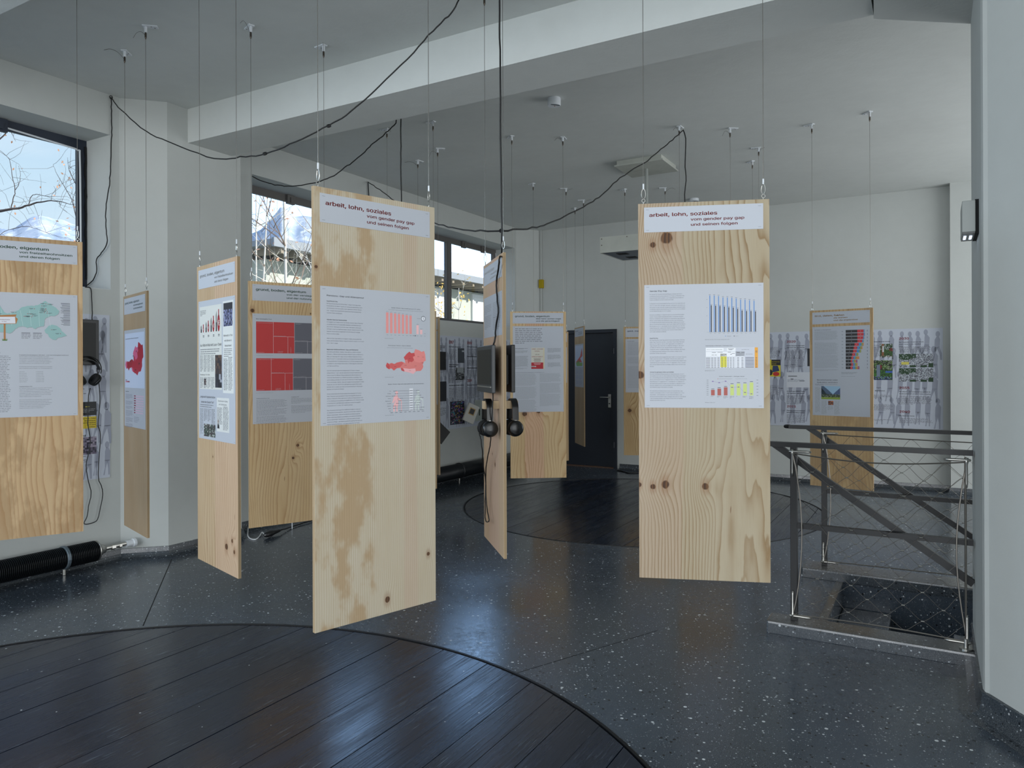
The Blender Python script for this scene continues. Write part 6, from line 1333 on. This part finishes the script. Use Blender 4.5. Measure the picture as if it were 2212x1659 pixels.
# back wall: local x = b - b0, local y down from the top edge
B0, ZT2 = -3.05, 1.965
def fr_back(cv):
    def X(px): return AB(on_a(px, 800, 10.19))[1] - B0
    def Yp(px, y): return ZT2 - on_a(px, y, 10.19).z
    crowd(cv, .05, cv.W - .05, 6, keep=.95); cv.L = 1
    # 2020 column
    x = X(1699); w = X(1740) - x; col_text(cv, x, Yp(1710, 740), '2020', ['Große Herausforderungen', 'während der Pandemie'], w, 22, 3)
    cv.rect(x, Yp(1700, 804), w + .12, .20, (206, 210, 218)); cv.L = 2; cv.rect(x + .02, Yp(1700, 812), .11, .008, KB); cv.rect(x + .05, Yp(1700, 818), .035, .008, KB); cv.rect(x + .16, Yp(1700, 822), .06, .008, KB); cv.bars(x + .01, Yp(1700, 820), .22, 3, .011, (120, 130, 150), 5, .4, .03); cv.L = 1
    y = Yp(1710, 846); col_text(cv, x, y - .012, None, ['Arbeitsgemeinschaft', '„Nachtgeliebte Jugendliche“'], w, 11, 4)
    col_text(cv, x, Yp(1710, 880), '2021', ['Demokratiepreisstellen in', 'Kufstein und Wörgl eröffnet'], w, 11, 8)
    # yellow poster picture beside it
    x = X(1662); w2 = X(1686) - x; yy = Yp(1670, 777); cv.rect(x, yy, w2, .225, (206, 190, 40)); cv.L = 2; cv.rect(x + w2 * .18, yy, w2 * .82, .075, (26, 24, 24)); cv.poly([(x + w2 * .3, yy + .08), (x + w2 * .75, yy + .08), (x + w2 * .9, yy + .15), (x + w2 * .25, yy + .17)], (34, 56, 100)); cv.ell(x + w2 * .6, yy + .19, w2 * .3, .028, (190, 40, 34)); cv.ell(x + w2 * .1, yy + .17, w2 * .18, .04, (24, 24, 28)); cv.L = 3
    cv.text(x + w2 * .22, yy + .035, 'Die Stadt als', .026, (206, 190, 40), .02, width=w2 * .7); cv.text(x + w2 * .22, yy + .062, 'Beute', .026, (206, 190, 40), .02, width=w2 * .4); cv.L = 1
    cv.bars(X(1660), Yp(1670, 750), w2 * .98, 13, .0112, (84, 88, 100), 21, .42, .028); cv.bars(X(1660), Yp(1670, 832), w2, 13, .0112, (84, 88, 100), 22, .42, .028)
    cv.rect(X(1744), Yp(1744, 753), X(1749) - X(1744), .23, (34, 36, 42))
    # right of the election panel
    x = X(1884); w = X(1931) - x; cv.text(x + .02, Yp(1900, 739), 'Erstes Mahnmal errichtet', .022, KB, .03, width=w * .75); cv.bars(x, Yp(1900, 745), w * .5, 14, .0112, (84, 88, 100), 31, .42, .028)
    def park(u, v, r):
        if .12 < u < .3 and v < .85: return (132, 84, 52) if not (.18 < u < .28 and .15 < v < .6) else (206, 208, 212)
        if v > .85: return r.choice([(196, 200, 204), (120, 116, 96), (44, 58, 30)])
        if u > .7 and .3 < v < .55: return r.choice([(150, 36, 40), (110, 30, 34), (40, 60, 34)])
        return r.choice([(34, 62, 36), (52, 84, 44), (24, 40, 28), (70, 96, 60), (160, 168, 168)] if v < .4 else [(44, 78, 34), (60, 100, 40), (36, 60, 30)])
    px, pw_ = X(1901), X(1928) - X(1901); cv.photo(px, Yp(1901, 743), pw_, .165, None, 16, 18, 3, park)
    def park2(u, v, r):
        if .18 < u < .34 and .2 < v < .8: return (110, 124, 142)
        if .62 < u and .5 < v < .6: return (60, 96, 176)
        if .3 < u < .42 and .22 < v < .5: return r.choice([(120, 26, 32), (60, 30, 34), (30, 26, 30)])
        if v > .78: return r.choice([(40, 56, 110), (110, 130, 160), (32, 40, 54), (80, 120, 60)])
        return r.choice([(30, 46, 26), (60, 86, 36), (20, 28, 20), (92, 128, 60), (130, 136, 120)] if v < .5 else [(56, 110, 36), (44, 84, 30), (30, 46, 34)])
    px = X(1886); cv.photo(px, Yp(1886, 778.5), X(1928) - px, .245, None, 22, 22, 4, park2)
    y = Yp(1900, 843); cv.text(x + .03, y + .012, 'Kapitalismus', .022, KB, .03, width=.11)
    for k, (yy, n) in enumerate(((853, 4), (869, 0), (874, 7), (906, 2))): cv.bars(x, Yp(1900, yy), w * .95, n, .0112, (84, 88, 100), 40 + k, .42, .028)
    # 2030 column
    x = X(1942); w = X(2016) - x; cv.text(x, Yp(1950, 733.5), '2030', .052, YR, .03, width=X(1963) - x)
    cv.text(x, Yp(1950, 740), 'Der Flughafen Innsbruck weicht', .019, KB, .03, width=.265); cv.text(x, Yp(1950, 744.5), 'einem neuen Wohn-Stadtteil', .019, KB, .03, width=.235); cv.bars(x, Yp(1950, 749), w * .96, 7, .0112, (70, 74, 84), 50, .42, .028)
    def mapf(yel):
        def f(u, v, r):
            if v < .35 + .1 * sin(u * 9) and u < .5: return (30, 62, 34) if r.random() < .85 else (150, 160, 160)
            if v > .8 and (.3 < u < .5 or .62 < u < .8) or (v > .65 and u > .85): return (30, 62, 34)
            if yel and .06 < u < .28 and .55 < v < .8: return (206, 196, 90)
            return r.choice([(120, 124, 134), (150, 156, 166), (84, 84, 92), (190, 196, 204), (104, 108, 118), (172, 180, 188)])
        return f
    mh = .165
    cv.photo(x, Yp(1950, 764.5), w, mh, None, 44, 20, 6, mapf(True)); cv.photo(x, Yp(1950, 795.5), w, mh, None, 44, 20, 7, mapf(False))
    cv.text(x, Yp(1950, 840), '2035', .052, YR, .03, width=X(1964) - x); cv.text(x, Yp(1950, 847), 'Die Pflicht- und Erbbewerbungsliste im', .019, KB, .03, width=.335); cv.text(x, Yp(1950, 851.5), 'Stadtrechtbereich erhalten Stellenausgang', .019, KB, .03, width=.335); cv.bars(x, Yp(1950, 855), w * .98, 10, .0112, (84, 88, 100), 53, .42, .028)
    cv.text(x, Yp(1950, 891.5), '2040', .052, YR, .03, width=X(1965) - x); cv.text(x, Yp(1950, 899), 'Die Stadt der Sonne', .019, KB, .03, width=.165); cv.bars(x, Yp(1950, 903), w * .98, 6, .0112, (84, 88, 100), 54, .42, .028)
banner('long grey timeline frieze on the back wall with red years 2020 to 2040', P(10.198, B0, .725), ROT_D2, AB(on_a(2037, 800, 10.19))[1] - B0, ZT2 - .725, fr_back)
LA0, ZT3 = 6.7, 1.93
def fr_far(cv):
    def X(px): return AB(on_b(px, 800, -5.585))[0] - LA0
    def Yp(px, y): return ZT3 - on_b(px, y, -5.585).z
    crowd(cv, .05, cv.W - .05, 16, keep=.95); cv.L = 1
    x = X(970); w = X(1003) - x; cv.text(x, Yp(972, 742), '2007', .075, YR, .03, width=X(980) - x); cv.text(x, Yp(972, 750), 'Das Theater wird wegsaniert', .03, KB, .03, width=w * .8)
    cv.bars(x, Yp(972, 754), w * .5, 14, .0105, (70, 74, 84), 3, .42, .04); cv.photo(X(989), Yp(990, 752), X(1003) - X(989), .20, [(62, 68, 76)], 1, 1); cv.L = 2; cv.rect(X(998), Yp(998, 757), .07, .02, (170, 176, 184)); cv.L = 1
    cv.text(x, Yp(972, 789), 'Protest der Überwachung und', .03, KB, .03, width=w * .6); cv.text(x, Yp(972, 793), 'Polizeigewahrsamkeit', .03, KB, .03, width=w * .45); cv.bars(x, Yp(972, 797), w * .42, 14, .0112, (70, 74, 84), 4, .42, .04); cv.bars(x, Yp(972, 819), w, 5, .0112, (70, 74, 84), 7, .42, .04)
    cv.photo(X(984), Yp(990, 794), X(1003) - X(984), .17, None, 12, 10, 5, lambda u, v, r: (150, 156, 160) if (v < .35 and .1 < u < .9) else r.choice([(40, 42, 46), (84, 88, 92), (130, 134, 138), (22, 24, 26)]))
    cv.text(x, Yp(972, 834), 'Abschiebungen bereiten schlaflos', .03, KB, .03, width=w * .95); cv.bars(x, Yp(972, 838), w, 20, .0112, (70, 74, 84), 8, .42, .04)
    r = random.Random(4); px, py, pw2, ph2 = X(972), Yp(972, 868), X(1003) - X(972), .31
    cv.rect(px, py, pw2, ph2, (34, 32, 48)); cv.L = 2
    for _ in range(260): cv.ell(px + r.uniform(.02, pw2 - .02), py + r.uniform(.01, ph2 - .015), .014, .008, r.choice([(60, 56, 100), (150, 120, 110), (90, 90, 160), (50, 150, 160), (180, 170, 170), (40, 40, 60), (140, 70, 150), (190, 160, 60), (24, 22, 30), (36, 34, 50)]), 6)
    cv.L = 1
    x = X(1009); w = X(1038) - x; cv.text(x, Yp(1010, 743.5), '2008', .07, YR, .03, width=X(1019) - x); cv.text(x, Yp(1010, 750), 'Gründung der Asylrechtsberatung', .03, KB, .03, width=w * .95); cv.bars(x, Yp(1010, 753), w, 9, .0112, (70, 74, 84), 10, .42, .04)
    cv.text(x, Yp(1010, 771), 'Überwachung der Bachlechnerstraße', .03, KB, .03, width=w * .7); cv.bars(x, Yp(1010, 778), w, 7, .0115, (70, 74, 84), 11, .42, .04); cv.text(x, Yp(1010, 796), 'Wahlrecht bei Gemeinderatswahlen', .03, KB, .03, width=w * .9); cv.bars(x, Yp(1010, 800), w, 9, .0112, (70, 74, 84), 12, .42, .04)
    cv.text(x, Yp(1010, 825), '2009', .07, YR, .03, width=X(1019) - x); cv.text(x, Yp(1010, 833), 'Wohnraum und Steuern verkauft', .03, KB, .03, width=w * .8); cv.bars(x, Yp(1010, 837), w, 14, .0115, (70, 74, 84), 14, .42, .04)
    cv.rect(X(1025.5), Yp(1030, 864), X(1040) - X(1025.5), .3, (176, 184, 178)); cv.L = 2; cv.rect(X(1034), Yp(1034, 884), .03, .09, (30, 44, 34)); cv.bars(X(1027), Yp(1030, 868), .13, 4, .015, (140, 148, 144), 3); cv.L = 1
    x = X(954); w = X(964) - x; cv.rect(X(950), Yp(960, 760), X(963.5) - X(950), .24, (30, 30, 32)); cv.rect(X(950), Yp(960, 824), X(964) - X(950), .26, (38, 40, 48)); cv.bars(X(950), Yp(960, 747), X(963) - X(950), 3, .02, KB, 5, .5, .05); cv.bars(X(950), Yp(960, 880), X(963) - X(950), 9, .0125, (70, 74, 84), 15, .42, .04); cv.bars(X(950), Yp(960, 800), X(963) - X(950), 3, .0125, (70, 74, 84), 16, .42, .04)
banner('grey timeline frieze under the far window with red years 2007 to 2009', P(LA0, -5.588, .69), ROT_D1, 9.72 - LA0, ZT3 - .69, fr_far)
NA0, ZT4 = 1.0, 1.925
def fr_near(cv):
    def X(px): return AB(on_b(px, 800, -5.605))[0] - NA0
    def Yp(px, y): return ZT4 - on_b(px, y, -5.605).z
    crowd(cv, .05, cv.W - .02, 23, rows=((.01, .3), (.13, .34), (.43, .32), (.68, .34), (.98, .27)), keep=.9, sp=.075); cv.L = 1
    x = X(120); e = X(205)
    for k in range(8): cv.bars(x, Yp(190, 839 + k * 5), e - x, 1, .016, (90, 96, 112), k, .4, .03, 0)
    cv.rect(x, Yp(190, 868), X(208) - x, .105, (28, 30, 34)); cv.rect(x, Yp(190, 900), X(208) - x, .09, (206, 180, 36)); cv.L = 2; cv.rect(X(184), Yp(186, 878), .03, .005, (190, 180, 40)); cv.bars(X(178), Yp(190, 883), .1, 3, .011, (110, 112, 116), 3)
    for k, t in enumerate(('für die Arbeits- / Freiheit', 'Hausbesetzung der', 'Hochschule der Künste', 'nach 20 Jahren', 'im Burtsch.')): cv.text(X(206), Yp(190, 905 + k * 4.6), t, .0135, (48, 42, 14), .03, align='r')
    cv.L = 1; cv.text(X(185), Yp(186, 943), 'Out', .03, KB, .03, align='r'); cv.photo(x, Yp(190, 944), X(208) - x, .133, None, 20, 10, 5, lambda u, v, r: (150, 140, 156) if (.7 < u and v < .6 and r.random() < .6) else r.choice([(58, 52, 70), (92, 84, 104), (40, 36, 52), (120, 112, 130)]))
    for k in range(7): cv.bars(x, Yp(190, 984 + k * 4), X(205) - x, 1, .016, (90, 96, 112), 20 + k, .4, .03, 0)
banner('grey timeline frieze on the wall below the near window, behind the left panel', P(NA0, -5.608, .655), ROT_D1, AB(on_b(237, 800, -5.605))[0] - NA0, ZT4 - .655, fr_near)

def booklet(label, c, w, h, t, rz, roll_, cover, deco=None):
    root = thing('booklet', label, 'booklet', c)
    M = Matrix.Translation(c) @ Matrix.Rotation(rz, 4, 'Z') @ Matrix.Rotation(roll_, 4, 'Y')
    m = MB(); m.box(-w / 2 + .002, w / 2 - .003, .001, t - .001, -h / 2 + .003, h / 2 - .003, M=M); m.build('pages', flat('booklet_pages', (206, 204, 196), .8), root)
    m = MB(); m.box(-w / 2, w / 2, -.0005, .001, -h / 2, h / 2, M=M); m.box(-w / 2, w / 2, t - .001, t, -h / 2, h / 2, M=M); m.box(-w / 2, -w / 2 + .002, 0, t, -h / 2, h / 2, M=M); m.build('cover', cover, root)
    if deco:
        m = MB(); m.box(-.045, .045, -.0012, -.0005, -.02, .075, M=M); m.build('picture_border', ink((176, 144, 84)), root); m = MB(); m.box(-.034, .034, -.002, -.0012, -.008, .063, M=M); m.build('picture', ink((44, 44, 46)), root)
    m = MB(); tp_ = M @ Vector((0, t / 2, h / 2)); m.tube([tp_, tp_ + Vector((0, 0, .06))], .0012, 4); m.build('string', M_WIRE, root)
    return root
cb = on_b(1018, 893, -5.46)
booklet('pale booklet with small dark picture hanging tilted on the frieze under the far window', cb, .17, .25, .03, ROT_D1 - .5, radians(24), flat('pale_cover', (196, 194, 186), .6), True)
cb = on_b(950, 934, -5.44)
booklet('black booklet hanging tilted under the far window, beside the nearest panel', cb, .24, .20, .03, ROT_D1 - .4, radians(42), M_BLACKP)
